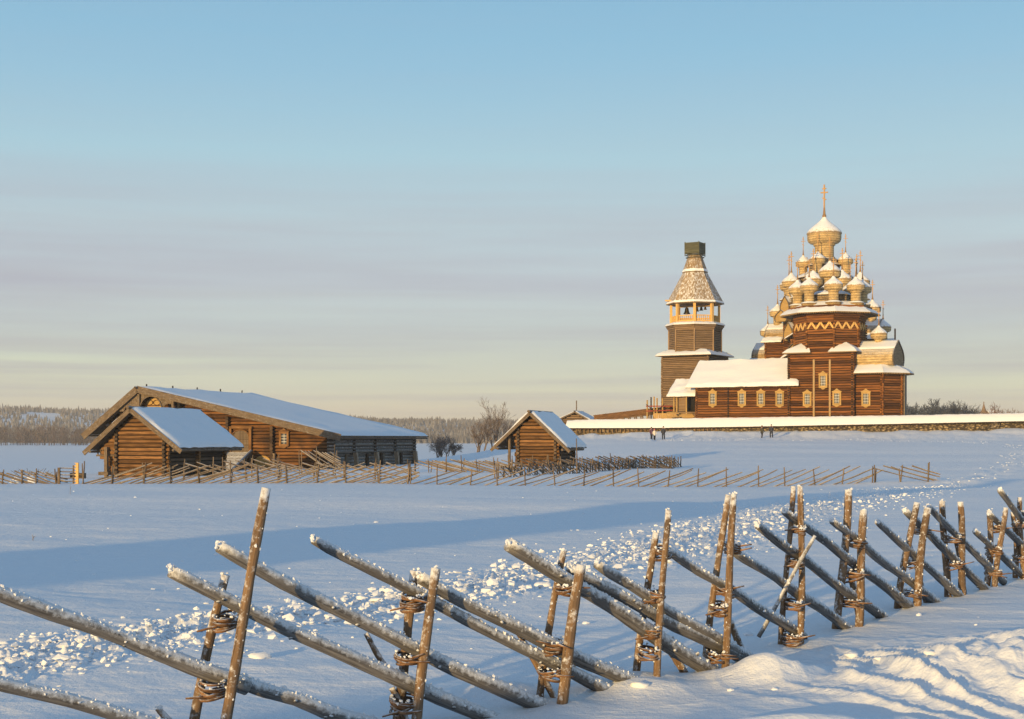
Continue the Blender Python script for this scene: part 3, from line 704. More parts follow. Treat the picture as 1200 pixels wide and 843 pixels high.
def small_barn():
    f = Frame(621, 112, 19); r = f.root('log_barn', 'small brown log barn with snowy roof standing alone in the middle of the field', 'barn')
    x0, _ = f.front(608, 540); x1, _ = f.front(651.5, 540); e0, ze0 = f.front(580, 524, -.6); e1, ze1 = f.front(663, 525.5, -.6); zr = f.front(621, 484.8, -.6)[1]
    yb, _ = f.side(670, 530, x1)
    rx = f.front(621, 484, -.6)[0]
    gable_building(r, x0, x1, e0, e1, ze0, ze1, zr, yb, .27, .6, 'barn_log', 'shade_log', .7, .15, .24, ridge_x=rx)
    # open lean-to on the left: posts, plate beam, gable boards
    px, _ = f.front(597, 530, 0)
    for y in (0, yb):
        m = MB(); m.tube([(px, y, -.6), (px, y, f.front(597, 509, 0)[1])], .11, 8, 1.0); m.build('post', 'pole_far', r)
    m = MB(); zt = f.front(597, 511, 0)[1]; m.tube([(px, -.4, zt), (px, yb + .3, zt)], .12, 8, .9); m.build('plate_beam', 'barn_log', r)
    m = MB(); zb = zt + .1
    for k in range(6):
        z = zb + k * .24
        xa = rx - (zr - z - .2) / (zr - ze0) * (rx - e0)
        if xa < x0 - .1: m.tube([(xa, .02, z), (x0, .02, z)], .13, 8)
    m.build('gable_logs', 'barn_log', r)
    m = MB(); m.tube([(x0 - .15, -.25, zr - .8), (x1 * .35, -.25, zr - .8)], .09, 6); m.build('gable_rail', 'barn_log', r)
    # leaning pole beside the right eave
    px, py = G(676, 556); z = gz(px, py)
    m = MB(); q = P(675.5, 514, py); m.tube([(px, py, z - .3), (px + .01, py, z + 1), (q.x, q.y, q.z)], [.05, .045, .03], 6); o = m.build('upright_pole', 'pole_far')
    tag(o, 'tall bare upright pole standing at the right eave of the small barn', 'pole')
small_barn()

def shed():
    f = Frame(152.4, 104, 18); r = f.root('log_storehouse', 'log storehouse with a broad snowy roof in front of the long farmhouse', 'storehouse')
    yo = -.8
    x0, _ = f.front(138, 540); x1, _ = f.front(194, 540); e0, ze0 = f.front(103, 527.5, yo); e1, ze1 = f.front(207.5, 525.8, yo); rx, zr = f.front(152.4, 480.5, yo)
    yb, _ = f.side(260, 530, x1)
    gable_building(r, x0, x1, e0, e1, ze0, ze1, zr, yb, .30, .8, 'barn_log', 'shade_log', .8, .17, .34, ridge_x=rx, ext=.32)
    # gallery under the left slope: second wall, posts, balustrade on brackets
    xg, _ = f.front(127.5, 540, 0); zt = f.front(130, 515, 0)[1]
    m = MB()
    for y in (0.6, yb): m.tube([(xg, y, -.5), (xg, y, zt)], .17, 8)
    m.build('post', 'barn_log', r)
    m = MB(); xp, _ = f.front(124.6, 540, -.3); zp = f.front(124, 524, -.3)[1]; m.beam((xp, -.3, -.6), (xp, -.3, zp), .24, .24, 1.0, up=(0, 1, 0)); m.build('post', 'pole_far', r)
    m = MB()
    for k in range(8):
        z = .2 + k * .3 + 1.6
        if z > zt + .9: break
        xa = rx - (zr - z - .3) / (zr - ze0) * (rx - e0); m.tube([(max(xa, xg - .6), .05, z), (x0, .05, z)], .16, 8)
    m.build('gable_logs', 'barn_log', r)
    za, zb = f.front(115, 534, 0)[1], f.front(115, 527, 0)[1]; xa = f.front(113.5, 530, 0)[0]
    m = MB(); m.beam((xa, 0, za), (xa, yb, za), .14, .12); m.beam((xa, 0, zb), (xa, yb, zb), .10, .10); m.beam((xa, -.02, za), (x0, -.02, za), .12, .12); m.beam((xa, -.02, zb), (x0, -.02, zb), .10, .08)
    for k in range(9): m.beam((xa + .12 + k * (x0 - xa) / 9, -.02, za + .05), (xa + .12 + k * (x0 - xa) / 9, -.02, zb - .04), .05, .06, up=(0, 1, 0))
    for k in range(20): m.beam((xa, .1 + k * .4, za + .05), (xa, .1 + k * .4, zb - .04), .05, .06, up=(0, 1, 0))
    m.build('balustrade', 'pole_far', r)
    m = MB()
    for k, z in enumerate((za - .15, za - .4, za - .65)): m.tube([(xa + .15 + k * .35, .25, z), (x0, .25, z)], .13, 8)
    m.build('bracket_logs', 'barn_log', r)
    # corner column of log ends in mid wall
    ym, _ = f.side(229, 530, x1); m = MB(); z = -.6
    while z < f.side(229, 527, x1)[1]:
        m.tube([(x1 - .1, ym, z), (x1 + .38, ym, z)], .155, 8, ru(.8, 1.4)); z += .30
    m.build('log_ends', 'barn_log', r)
    # round timbers lying at the foot
    m = MB(); m.box((x0 - .9, -.3, .28), (.8, .5, .25), tint=.9); m.build('sill_block', 'grey_board', r)
shed()

def farmhouse():
    f = Frame(160, 134, 18, -2.9); r = f.root('farmhouse', 'long dark log farmhouse under one huge lopsided snowy roof', 'house')
    yo = -1.3
    e0, ze0 = f.front(101, 509, yo); e1, ze1 = f.front(394, 512.0, yo); rx, zr = f.front(160.5, 456.5, yo)
    xl = f.front(128, 530)[0]; xr = f.front(387, 540)[0]
    dep = f.side(483, 540, xr)[0]
    rz = gable_building(r, xl, xr, e0, e1, ze0, ze1, zr, dep, .31, 1.3, 'house_log', 'grey_log', 1.6, .20, .62, ridge_x=rx, ext=.35)
    # columns of crossing log ends on the gable
    for px, top, mat in ((269, 489, 'dark_wood'), (321, 500, 'dark_wood'), (204, 480, 'dark_wood')):
        x, zt = f.front(px, top); m = MB(); z = -.5
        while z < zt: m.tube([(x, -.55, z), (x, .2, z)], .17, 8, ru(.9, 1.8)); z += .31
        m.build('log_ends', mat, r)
    # plank gable front with an arched balcony
    m = MB(); y = yo + .25
    def fx(px, py): a = f.front(px, py, y); return (a[0], y, a[1])
    def strip(x0, x1, zlow):
        n = max(1, int((x1 - x0) / .22)); 
        for i in range(n):
            a = x0 + (x1 - x0) * i / n; b = x0 + (x1 - x0) * (i + 1) / n - .01
            za = zlow(a) if callable(zlow) else zlow; zb = zlow(b) if callable(zlow) else zlow
            ta, tb = rz(a) - .12, rz(b) - .12
            if ta > za + .05: m.prism([(a, y, za), (b, y, zb), (b, y, tb), (a, y, ta)], (0, .05, 0))
    xA = f.front(128, 480, y)[0]; xB = f.front(296, 480, y)[0]
    ca, cz = f.front(177, 481, y); ra = (f.front(190.5, 481, y)[0] - f.front(164.5, 481, y)[0]) / 2; ch = f.front(177, 464.5, y)[1] - cz
    sa, sz = f.front(197.5, 481.5, y); sr = .62; sh = f.front(197, 474, y)[1] - sz
    la, lz = f.front(152, 480, y); lr = .62; lh = f.front(152, 474.5, y)[1] - lz
    def low(x):
        base = cz - .1
        for c0, r0, h0 in ((ca, ra, ch), (sa, sr, sh), (la, lr, lh)):
            if abs(x - c0) < r0: return base + .1 + h0 * math.sqrt(max(0, 1 - ((x - c0) / r0) ** 2))
        return base
    strip(f.front(140, 480, y)[0], f.front(203, 480, y)[0], low)
    m.build('gable_boards', 'grey_board', r)
    m = MB()
    for i in range(20):
        a0 = math.pi * i / 20; a1 = math.pi * (i + 1) / 20
        m.beam((ca + ra * math.cos(a0), y - .04, cz + ch * math.sin(a0)), (ca + ra * math.cos(a1), y - .04, cz + ch * math.sin(a1)), .08, .16, 1, up=(0, 1, 0))
    m.build('arch_trim', 'grey_board', r)
    # sunlit painted niche inside the arch with its pair of windows
    yn = -.32
    nx, nz = f.front(179.5, 481, yn); nr = (f.front(189, 481, yn)[0] - f.front(169, 481, yn)[0]) / 2; nh = f.front(179, 466.5, yn)[1] - nz
    poly = [(nx - nr, yn, nz - .3)] + [(nx - nr * math.cos(math.pi * k / 12), yn, nz + nh * math.sin(math.pi * k / 12)) for k in range(13)] + [(nx + nr, yn, nz - .3)]
    m = MB(); m.prism(poly, (0, .08, 0), 1); nic = m.build('balcony_niche', 'golden_trim', r)
    m = MB()
    for sx in (-.45, .45):
        cx = nx + nr * sx
        for i in range(10):
            a0 = 6.283 * i / 10; a1 = a0 + .628; q = .42 * nr
            m.beam((cx + q * math.cos(a0), yn - .04, nz + .62 * nh + .2 * nh * math.sin(a0)), (cx + q * math.cos(a1), yn - .04, nz + .62 * nh + .2 * nh * math.sin(a1)), .05, .06, .5, up=(0, 1, 0))
    m.beam((nx - nr, yn - .04, nz + .38 * nh), (nx + nr, yn - .04, nz + .38 * nh), .05, .1, .9)
    m.build('carving', 'house_log', nic)
    for sx in (-.42, .42):
        m = MB(); m.box((nx + nr * sx, yn - .03, nz + .02), (.62 * nr, .03, .6), tint=1); m.build('pane', 'pane', nic)
    m = MB()
    for px in (163.5, 203.5):
        a = f.front(px, 462 if px < 180 else 470, y); m.beam((a[0], y - .14, cz - .5), (a[0], y - .14, min(a[1], rz(a[0]) - .1)), .22, .16, 1, up=(0, 1, 0))
    m.build('post', 'grey_board', r)
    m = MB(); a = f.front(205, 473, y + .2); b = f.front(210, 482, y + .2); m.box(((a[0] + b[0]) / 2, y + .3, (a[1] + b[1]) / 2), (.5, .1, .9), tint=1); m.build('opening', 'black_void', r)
    # arched barn door on the upper floor
    dx, dz0 = f.front(283.5, 530); dz1 = f.front(283, 504)[1]; dw = (f.front(293.5, 520)[0] - f.front(273, 520)[0]) / 2
    m = MB(); n = 12; ph = dw * .75
    for i in range(n):
        xa = -dw + 2 * dw * i / n; xb = -dw + 2 * dw * (i + 1) / n - .02
        za = dz1 - ph + ph * math.sqrt(max(0, 1 - (xa / dw) ** 2)); zb = dz1 - ph + ph * math.sqrt(max(0, 1 - (xb / dw) ** 2))
        m.prism([(dx + xa, -.24, dz0), (dx + xb, -.24, dz0), (dx + xb, -.24, zb), (dx + xa, -.24, za)], (0, .05, 0))
    d = m.build('barn_door', 'pole_far', r)
    m = MB()
    for sx in (-1, 1): m.beam((dx + sx * (dw + .12), -.3, dz0 - .2), (dx + sx * (dw + .12), -.3, dz1 + .15), .26, .2, 1.0, up=(0, 1, 0))
    m.beam((dx - dw - .3, -.3, dz1 + .22), (dx + dw + .3, -.3, dz1 + .22), .2, .2, .8)
    for i in range(12):
        a0 = math.pi * i / 12; a1 = math.pi * (i + 1) / 12
        m.beam((dx + dw * math.cos(a0), -.27, dz1 - ph + ph * math.sin(a0)), (dx + dw * math.cos(a1), -.27, dz1 - ph + ph * math.sin(a1)), .1, .14, .7, up=(0, 1, 0))
    m.build('door_frame', 'barn_log', d)
    wx, wz = f.front(334.5, 514.5); ornate_window(r, (wx, -.19, wz), .95, 1.25, mat='barn_log', bars=(0,), mw=.02)
    # low arched cellar door
    cx, c0 = f.front(309, 547); c1 = f.front(309, 534)[1]; rr = .85
    m = MB(); m.prism([(cx - rr, -.22, c0)] + [(cx - rr * math.cos(math.pi * k / 10), -.22, c0 + .3 + (c1 - c0 - .3) * math.sin(math.pi * k / 10)) for k in range(11)] + [(cx + rr, -.22, c0)], (0, .05, 0), 1)
    m.build('cellar_door', 'golden_trim', r)
    m = MB(); m.beam((cx + rr + .3, -.35, -.5), (cx + rr + .3, -.35, c1 + .2), .4, .3, 1.2, up=(0, 1, 0)); m.build('door_post', 'pole_far', r)
    # jutting upper storey of the long side wall, held on posts
    y1 = dep; zt = f.side(440, 511, xr)[1]; zm = f.side(440, 530.5, xr)[1]
    for i, px in enumerate((389, 413.5, 438, 461.5, 483.5)):
        yy = f.side(px, 530, xr + .35)[0]
        m = MB(); m.beam((xr + .85, yy, -.8), (xr + .62, yy, zm + .05), .36, .36, ru(1.8, 2.3), up=(1, 0, 0)); m.build('side_post', 'grey_board', r)
        m = MB(); z = zm
        while z < zt: m.tube([(xr - .1, yy, z), (xr + .62, yy, z)], .15, 8, ru(.3, .6)); z += .31
        m.build('log_ends', 'grey_log', r)
    m = MB(); log_wall(m, (xr + .30, 0), (xr + .30, dep), zm, zt, .31, .1, tl=(.7, 1.2)); m.build('jetty_wall', 'grey_log', r)
    for px in (428, 445, 447, 404, 468):
        yy = f.side(px, 540, xr)[0]; m = MB(); m.box((xr + .2, yy, zm / 2), (.12, .5, zm * .9), tint=.9); m.build('shutter', 'dark_wood' if px in (428, 445, 468) else 'grey_board', r)
    # drain spouts and pegs on the ridge
    for k in range(5):
        m = MB(); yy = .3 + k * 4.6; m.tube([(rx + ru(-.05, .05), yy, zr), (rx, yy, zr + .55)], .07, 6, .5); m.build('ridge_peg', 'dark_wood', r)
    # log ramp climbing to the barn door
    t = thing('log_ramp', 'snowy log ramp climbing to the arched barn door of the farmhouse', 'ramp', (f.x, f.y, f.z), -f.t)
    m = MB(); a0 = f.front(270, 531, -.8)[0]; b0 = f.front(306, 547, -6.5)[0]; N = 26
    for i in range(N):
        k = i / (N - 1); yy = -.7 - k * 6.5; z = dz0 - .1 - k * (dz0 + .1); sh = k * 1.6
        m.tube([(dx - 1.3 + sh, yy, z), (dx + 1.3 + sh, yy, z)], .13, 7)
    m.build('log_deck', 'grey_log', t)
    m = MB()
    for sx in (-1.3, 1.3):
        m.tube([(dx + sx, -.7, dz0 + .1), (dx + sx + 1.6, -7.2, .12)], .15, 8)
        for k in (0, .3, .6): m.tube([(dx + sx + 1.6 * k, -.8 - 6 * k, -.6), (dx + sx + 1.6 * k, -.8 - 6 * k, dz0 * (1 - k))], .13, 7)
    m.build('side_beam', 'pole_far', t)
farmhouse()

# ------------------------------------------------------------------ the two churches and the bell tower
def intercession():
    f = Frame(972.7, 212, 29, 2.4)
    r = f.root('nine_domed_church', 'nearer wooden church with zigzag belt, ring of small domes and long low hall', 'church')
    H = 4.7; zg = f.zc; D = f.y
    zsq = f.front(963, 412.5, -H)[1]           # top of the square part
    p = .36
    def wallset(pts, z0, z1, closed=True, names='wall', ext=.25, tl=(.35, 1.5)):
        n = len(pts)
        for i in range(n if closed else n - 1):
            m = MB(); log_wall(m, pts[i], pts[(i + 1) % n], z0, z1, p, ext, off=(i % 2) * p / 2, tl=tl); m.build(names, 'church_log', r)
    wallset([(-H, -H), (H, -H), (H, H), (-H, H)], -.5, zsq)
    rot = math.radians(22.5); R = 5.05
    zo = zg(381)                               # start of the flare
    wallset(octagon(R, rot), zsq - .1, zo, ext=.12)
    # flaring top of the octagon
    for i in range(8):
        m = MB(); n = 7
        for k in range(n):
            Rk = R + .95 * (k / (n - 1)) ** 1.6; q = octagon(Rk, rot); a, b = q[i], q[(i + 1) % 8]; z = zo + p * (k + .5)
            m.tube([(a[0], a[1], z), (b[0], b[1], z)], p * .52, 8, ru(.4, 1.4))
        m.build('flare', 'church_log', r)
    ztop = zo + p * 7
    # backing core
    m = MB(); m.prism([(x * .985, y * .985, 0) for x, y in octagon(R, rot)], (0, 0, ztop - .2), .6); m.build('core', 'dark_wood', r)
    # roof caps over the free corners of the square
    for i, (cx, cy) in enumerate(((-H, -H), (H, -H), (H, H), (-H, H))):
        sx, sy = (1 if cx > 0 else -1), (1 if cy > 0 else -1); e = .85
        o = Vector((cx + sx * e, cy + sy * e, zsq - .05)); a = Vector((cx - sx * 3.4, cy + sy * e, zsq - .05)); b = Vector((cx + sx * e, cy - sy * 3.4, zsq - .05)); t = Vector((cx - sx * 1.9, cy - sy * 1.9, zsq + 1.55))
        m = MB()
        for q in ((a, o, t), (o, b, t)):
            m.add([*q, *[v + Vector((0, 0, -.14)) for v in q]], [(0, 1, 2), (5, 4, 3), (0, 3, 4, 1), (1, 4, 5, 2), (2, 5, 3, 0)], None, 1.0)
        cap = m.build('corner_roof', 'tent_board', r)
        s = MB()
        for q in ((a, o, t), (o, b, t)):
            rows = []
            for v in range(6):
                row = []
                for u in range(8):
                    w = q[0].lerp(q[1], u / 7).lerp(q[2], v / 5.0); row.append(w + Vector((0, 0, .02 if v == 0 else .22 + ru(-.04, .04))))
                rows.append(row)
            s.loft(rows)
        s.build('snow_cover', 'snow_roof', cap, smooth=True)
    # zigzag belt
    q = octagon(R + .16, rot); zA, zB = zg(388.2), zg(380.6)
    for i in range(8):
        a = Vector((*q[i], 0)); b = Vector((*q[(i + 1) % 8], 0)); m = MB(); n = 3
        for k in range(n):
            for (u0, z0, u1, z1) in ((k / n, zA, (k + .5) / n, zB), ((k + .5) / n, zB, (k + 1) / n, zA)):
                v0 = a.lerp(b, u0); v1 = a.lerp(b, u1); m.beam((v0.x, v0.y, z0), (v1.x, v1.y, z1), .12, .26, 1.1, up=(0, 0, 1))
        m.build('zigzag_belt', 'new_wood', r)
    # pilaster of log ends at each angle
    for i in range(8):
        m = MB(); x, y = octagon(R + .12, rot)[i]; z = zsq + .1
        while z < zo: m.tube([(x * .94, y * .94, z), (x * 1.05, y * 1.05, z)], .15, 6, ru(.4, 1.6)); z += p
        m.build('log_ends', 'church_log', r)
    # skirt roof with the ring of eight domes
    zi, zs = zg(357), zg(371)
    skirt_roof(r, octagon(4.0, rot), zi, octagon(7.35, rot), zs + .1)
    m = MB(); m.prism([(x, y, ztop - .3) for x, y in octagon(5.6, rot)], (0, 0, zi - ztop + .3 - .5), .7); m.build('roof_core', 'dark_wood', r)
    Rr = 4.75
    for i in range(8):
        a = rot + i * math.pi / 4; x, y = Rr * math.cos(a), Rr * math.sin(a)
        # bell-shaped foot the neck stands on
        m = MB(); zf = zg(364)
        m.lathe([(.75, zf - .8 ), (.95, zf - .1), (1.15, zf + .55), (1.2, zf + .75), (.75, zf + .85), (.62, zf + 1.0)], (x, y, 0), 14); ft = m.build('dome_foot', 'shingle', r)
        m = MB(); m.lathe([(1.22, zf + .77), (1.18, zf + .86), (.80, zf + 1.0), (.6, zf + 1.05)], (x, y, 0), 14); m.build('snow_cover', 'snow_roof', ft, smooth=True)
        onion(r, (x, y, zg(344.8)), 1.34, (zg(344.8) - zf - .9), .54, 1.75, base=False)
    # inner drum and middle dome
    for (Ra, z0, z1) in ((2.9, zi - .6, zg(347)), (1.7, zg(347), zg(338))):
        m = MB()
        for i in range(8):
            pass
        q = octagon(Ra, rot)
        for i in range(8): log_wall(m, q[i], q[(i + 1) % 8], z0, z1, .28, .1)
        m.build('drum', 'shingle', r)
    skirt_roof(r, octagon(1.5, rot), zg(343), octagon(3.2, rot), zg(347.5), teeth=False)
    onion(r, (0, 0, zg(326.5)), 1.62, zg(326.5) - zg(341), .5, 2.0)
    # low hall on the left
    yf = -4.95; x0, ze = f.front(817, 453.5, yf); x1 = -H - .02; zb = ze
    fw = [(x0, yf), (x1, yf), (x1, 4.6), (x0, 4.6)]
    wallset(fw, -.5, ze)
    m = MB(); m.box(((x0 + x1) / 2, -.1, ze / 2), (x1 - x0 - .1, 9.2, ze - .1), tint=.6); m.build('core', 'dark_wood', r)
    zr = f.front(880, 423.5, -.2)[1]; xe0, zee = f.front(803, 455, yf - .8); xe1 = f.front(936, 455, yf - .8)[0]
    xr1 = -H + .1
    roof_plane(r, (xe0, yf - .8, zee), (xe1, yf - .8, zee), (xr1, -.2, zr), (xe0, -.2, zr), snow=.3, mat='tent_board', seed=8)
    roof_plane(r, (xr1, 5.2, zee), (xe0, 5.2, zee), (xe0, -.2, zr), (xr1, -.2, zr), snow=.3, mat='tent_board', seed=9)
    m = MB(); m.prism([(x0, yf, ze), (x0, 4.6, ze), (x0, -.2, zr - .1)], (.1, 0, 0), .9); m.build('gable', 'church_log', r)
    for px in (854, ):
        x = f.front(px, 470, yf)[0]; m = MB(); z = 0
        while z < ze: m.tube([(x, yf - .28, z), (x, yf, z)], .15, 6, ru(.3, .8)); z += p
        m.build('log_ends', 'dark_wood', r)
    for px, x in ((929.6, -H), (998.5, H)):
        m = MB(); z = 0; yy = yf if x < 0 else -H
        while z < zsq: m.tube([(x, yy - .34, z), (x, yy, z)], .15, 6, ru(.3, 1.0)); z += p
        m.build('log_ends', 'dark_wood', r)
    for px in (835.5, 869.7, 892, 914): 
        x, z = f.front(px, 467.5, yf - .15); ornate_window(r, (x, yf - .15, z), 1.28, 1.95)
    for px, py in ((946.3, 468), (981, 467), (964.8, 446.5)):
        x, z = f.front(px, py, -H - .15); ornate_window(r, (x, -H - .15, z), 1.28, 1.85)
    for px in (953.8, 972.6):
        x, zt = f.front(px, 421.5, -H - .25); m = MB(); m.box((x, -H - .25, zt / 2), (.27, .16, zt), tint=1.1); m.build('clamp_board', 'clamp_wood', r)
    # porch at the left end
    xp, _ = f.front(790, 470, yf + .8); zt = f.front(800, 463.5, yf + .8)[1]; yp0, yp1 = yf + .8, 3.5
    m = MB(); log_wall(m, (xp, yp0), (x0, yp0), -.3, zt * .42, .25, .1, tl=(.8, 1.2)); log_wall(m, (xp, yp0), (xp, yp1), -.3, zt * .42, .25, .1); m.build('porch_wall', 'tower_log', r)
    for k in (0, .12, .5, .95):
        m = MB(); xx = xp + (x0 - xp) * k; m.beam((xx, yp0, -.3), (xx, yp0, zt), .17, .17, 1, up=(0, 1, 0)); m.build('porch_post', 'golden_trim', r)
    m = MB(); m.prism([(xp + .2, yp0 + .4, 0), (xp + (x0 - xp) * .5, yp0 + .4, 0), (xp + (x0 - xp) * .5, yp0 + .4, zt), (xp + .2, yp0 + .4, zt)], (0, .1, 0), 1); m.build('porch_wall', 'tower_log', r)
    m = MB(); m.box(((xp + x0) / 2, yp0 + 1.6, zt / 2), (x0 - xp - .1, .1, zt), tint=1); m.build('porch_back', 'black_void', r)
    a, za = f.front(781, 465.5, yp0 - .5); rr, zr2 = f.front(789, 446, yp0 + 2.2)
    zr2 = f.front(800, 446.5, -1.0)[1]
    roof_plane(r, (a, yp0 - .5, za), (x0 - .02, yp0 - .5, za), (x0 - .02, -1, zr2), (a, -1, zr2), snow=.26, mat='tent_board', seed=3)
    roof_plane(r, (x0 - .02, 3.9, za), (a, 3.9, za), (a, -1, zr2), (x0 - .02, -1, zr2), snow=.26, mat='tent_board', seed=4)
    # apse on the right
    ya = -3.7; xa1, zea = f.front(1034, 438, ya); 
    ch = 3.3; pts = [(H, ya), (xa1, ya), (xa1 + ch * .62, ya + ch * .88), (xa1 + ch * .62, -ya - ch * .88), (xa1, -ya), (H, -ya)]
    wallset(pts, -.4, zea, closed=False)
    m = MB(); m.prism([(x * .995, y * .98, 0) for x, y in pts], (0, 0, zea - .1), .6); m.build('core', 'dark_wood', r)
    for (x, y) in pts[1:3]:
        m = MB(); z = 0
        while z < zea: m.tube([(x - .1, y - .1, z), (x + .22, y - .22, z)], .14, 6, ru(.7, 1.9)); z += p
        m.build('log_ends', 'church_log', r)
    m = MB(); xx, yy = pts[2]; m.box((xx + .35, yy + .75, zea / 2), (.12, 1.3, zea), tint=1.5); m.build('cladding', 'grey_board', r)
    x, z = f.front(1015, 467.5, ya - .15); ornate_window(r, (x, ya - .15, z), 1.3, 1.9)
    po = [(H + .1, ya - 1.1), (xa1 + .5, ya - 1.1), (xa1 + ch * .62 + 1.3, ya + ch * .75), (xa1 + ch * .62 + 1.3, -ya - ch * .75), (xa1 + .5, -ya + 1.1), (H + .1, -ya + 1.1)]
    pi_ = [(H + .1, -2.7), (xa1 - .4, -2.7), (xa1 + .9, -1.6), (xa1 + .9, 1.6), (xa1 - .4, 2.7), (H + .1, 2.7)]
    skirt_roof(r, pi_, zea + 1.25, po, zea + .05, teeth=True)
    zb0 = f.zc(430, D - 2); hb = f.zc(401.5, D) - zb0
    bochka(r, (H - 1.6, 0, zb0), (xa1 + 1.4, 0, zb0), 3.3, hb, mat='shingle_new', gable_mat='tent_board')
    xd = f.front(1030, 400, 0)[0]; zd = f.zc(398.3, D - 2)
    onion(r, (xd, 0, zd), 1.22, zd - zb0 - hb + .5, .5, 1.85, base=False)
    # chimney pipe and pole
    m = MB(); q = f.front(1046, 400, 2); m.tube([(q[0], 3.5, zb0), (q[0], 3.5, f.zc(386))], .12, 8, .6); m.build('flue', 'dark_wood', r)
intercession()

def transfiguration():
    f = Frame(966, 247, 29, 2.6); zg = f.zc
    r = f.root('many_domed_church', 'tall wooden church of many stacked domes rising behind the nearer church', 'church')
    rot = math.radians(22.5); k = f.y / F
    def octwall(R, z0, z1, mat='church_log', name='wall'):
        q = octagon(R, rot)
        for i in range(8):
            m = MB(); log_wall(m, q[i], q[(i + 1) % 8], z0, z1, .31, .1, off=(i % 2) * .15); m.build(name, mat, r)
        m = MB(); m.prism([(x * .985, y * .985, z0) for x, y in q], (0, 0, z1 - z0), .6); m.build('core', 'dark_wood', r)
    octwall(6.9, 0, zg(352)); octwall(4.4, zg(352), zg(326), 'shingle'); octwall(2.5, zg(326), zg(305), 'shingle')
    skirt_roof(r, octagon(4.6, rot), zg(344), octagon(7.7, rot), zg(352), teeth=False)
    skirt_roof(r, octagon(2.6, rot), zg(320), octagon(5.2, rot), zg(327), teeth=False)
    # crowning dome
    onion(r, (0, 0, zg(286.5)), 2.92, zg(286.5) - zg(305), .56, 1.65, seg=24)
    dirs = [(0, -1), (1, 0), (0, 1), (-1, 0)]
    for i, (dx, dy) in enumerate(dirs):
        ang = math.atan2(dx, -dy)
        # fourth tier
        x, y = 3.75 * dx, 3.75 * dy; onion(r, (x, y, zg(312)), 1.3, zg(312) - zg(324), .56, 2.2)
        kokoshnik(r, (dx * 4.4, dy * 4.4, zg(333)), ang, 1.0, 1.6, 1.4)
        # arms, two steps each with a barrel roof and a dome
        sx, sy = -dy, dx
        def arm(R, w, z0, z1):
            a = (dx * 4 + sx * -w, dy * 4 + sy * -w); b = (dx * R + sx * -w, dy * R + sy * -w); c = (dx * R + sx * w, dy * R + sy * w); d = (dx * 4 + sx * w, dy * 4 + sy * w)
            for p0, p1 in ((a, b), (b, c), (c, d)):
                m = MB(); log_wall(m, p0, p1, z0, z1, .31, .25); m.build('wall', 'church_log', r)
            m = MB(); m.prism([(*(a), z0), (*(b), z0), (*(c), z0), (*(d), z0)], (0, 0, z1 - z0), .6); m.build('core', 'dark_wood', r)
        arm(12.0, 2.9, 0, zg(426)); arm(9.6, 2.7, zg(426), zg(401))
        h1 = zg(400) - zg(424); h2 = zg(377) - zg(399)
        # little eaves under each barrel
        for (Ro, zz, w) in ((12.6, zg(425.5), 3.6), (10.2, zg(400.5), 3.3)):
            for s2 in (-1, 1):
                A = Vector((dx * 6.5 + sx * s2 * w * 1.15, dy * 6.5 + sy * s2 * w * 1.15, zz - .1)); B = Vector((dx * Ro + sx * s2 * w * 1.15, dy * Ro + sy * s2 * w * 1.15, zz - .1))
                A2 = Vector((dx * 6.5 + sx * s2 * w * .7, dy * 6.5 + sy * s2 * w * .7, zz + .75)); B2 = Vector((dx * Ro + sx * s2 * w * .7, dy * Ro + sy * s2 * w * .7, zz + .75))
                roof_plane(r, A, B, B2, A2, th=.08, snow=.22, mat='tent_board', seed=i)
        bochka(r, (dx * 6.5, dy * 6.5, zg(424)), (dx * 12.2, dy * 12.2, zg(424)), 2.7, h1)
        bochka(r, (dx * 5.5, dy * 5.5, zg(399)), (dx * 9.9, dy * 9.9, zg(399)), 2.5, h2)
        onion(r, (dx * 10.2, dy * 10.2, zg(392)), 1.36, 1.7, .52, 2.1, base=False)
        onion(r, (dx * 8.4, dy * 8.4, zg(369.5)), 1.42, 1.8, .52, 2.1, base=False)
    for i in range(8):
        a = -math.pi / 2 + i * math.pi / 4; x, y = 6.3 * math.cos(a), 6.3 * math.sin(a)
        onion(r, (x, y, zg(339.0)), 1.62, zg(339.0) - zg(350), .55, 2.0)
        kokoshnik(r, (6.95 * math.cos(a), 6.95 * math.sin(a), zg(361)), math.atan2(math.cos(a), -math.sin(a)), 1.5, 2.8, 1.6)
    # ogee gables showing their lit faces over the left arm
    for px, b_, h, w in ((919.5, 367, 2.9, .95), (915, 377, 2.0, 1.3), (923.5, 399, 3.1, .95)):
        yl = -6.5; x, z = f.front(px, b_, yl); kokoshnik(r, (x, yl, z), -.35, w, h, 1.2)
    for i in range(8):
        a = -math.pi / 2 + i * math.pi / 4; kokoshnik(r, (7.3 * math.cos(a), 7.3 * math.sin(a), zg(376)), math.atan2(math.cos(a), -math.sin(a)), 1.7, 3.0, 1.6)
transfiguration()

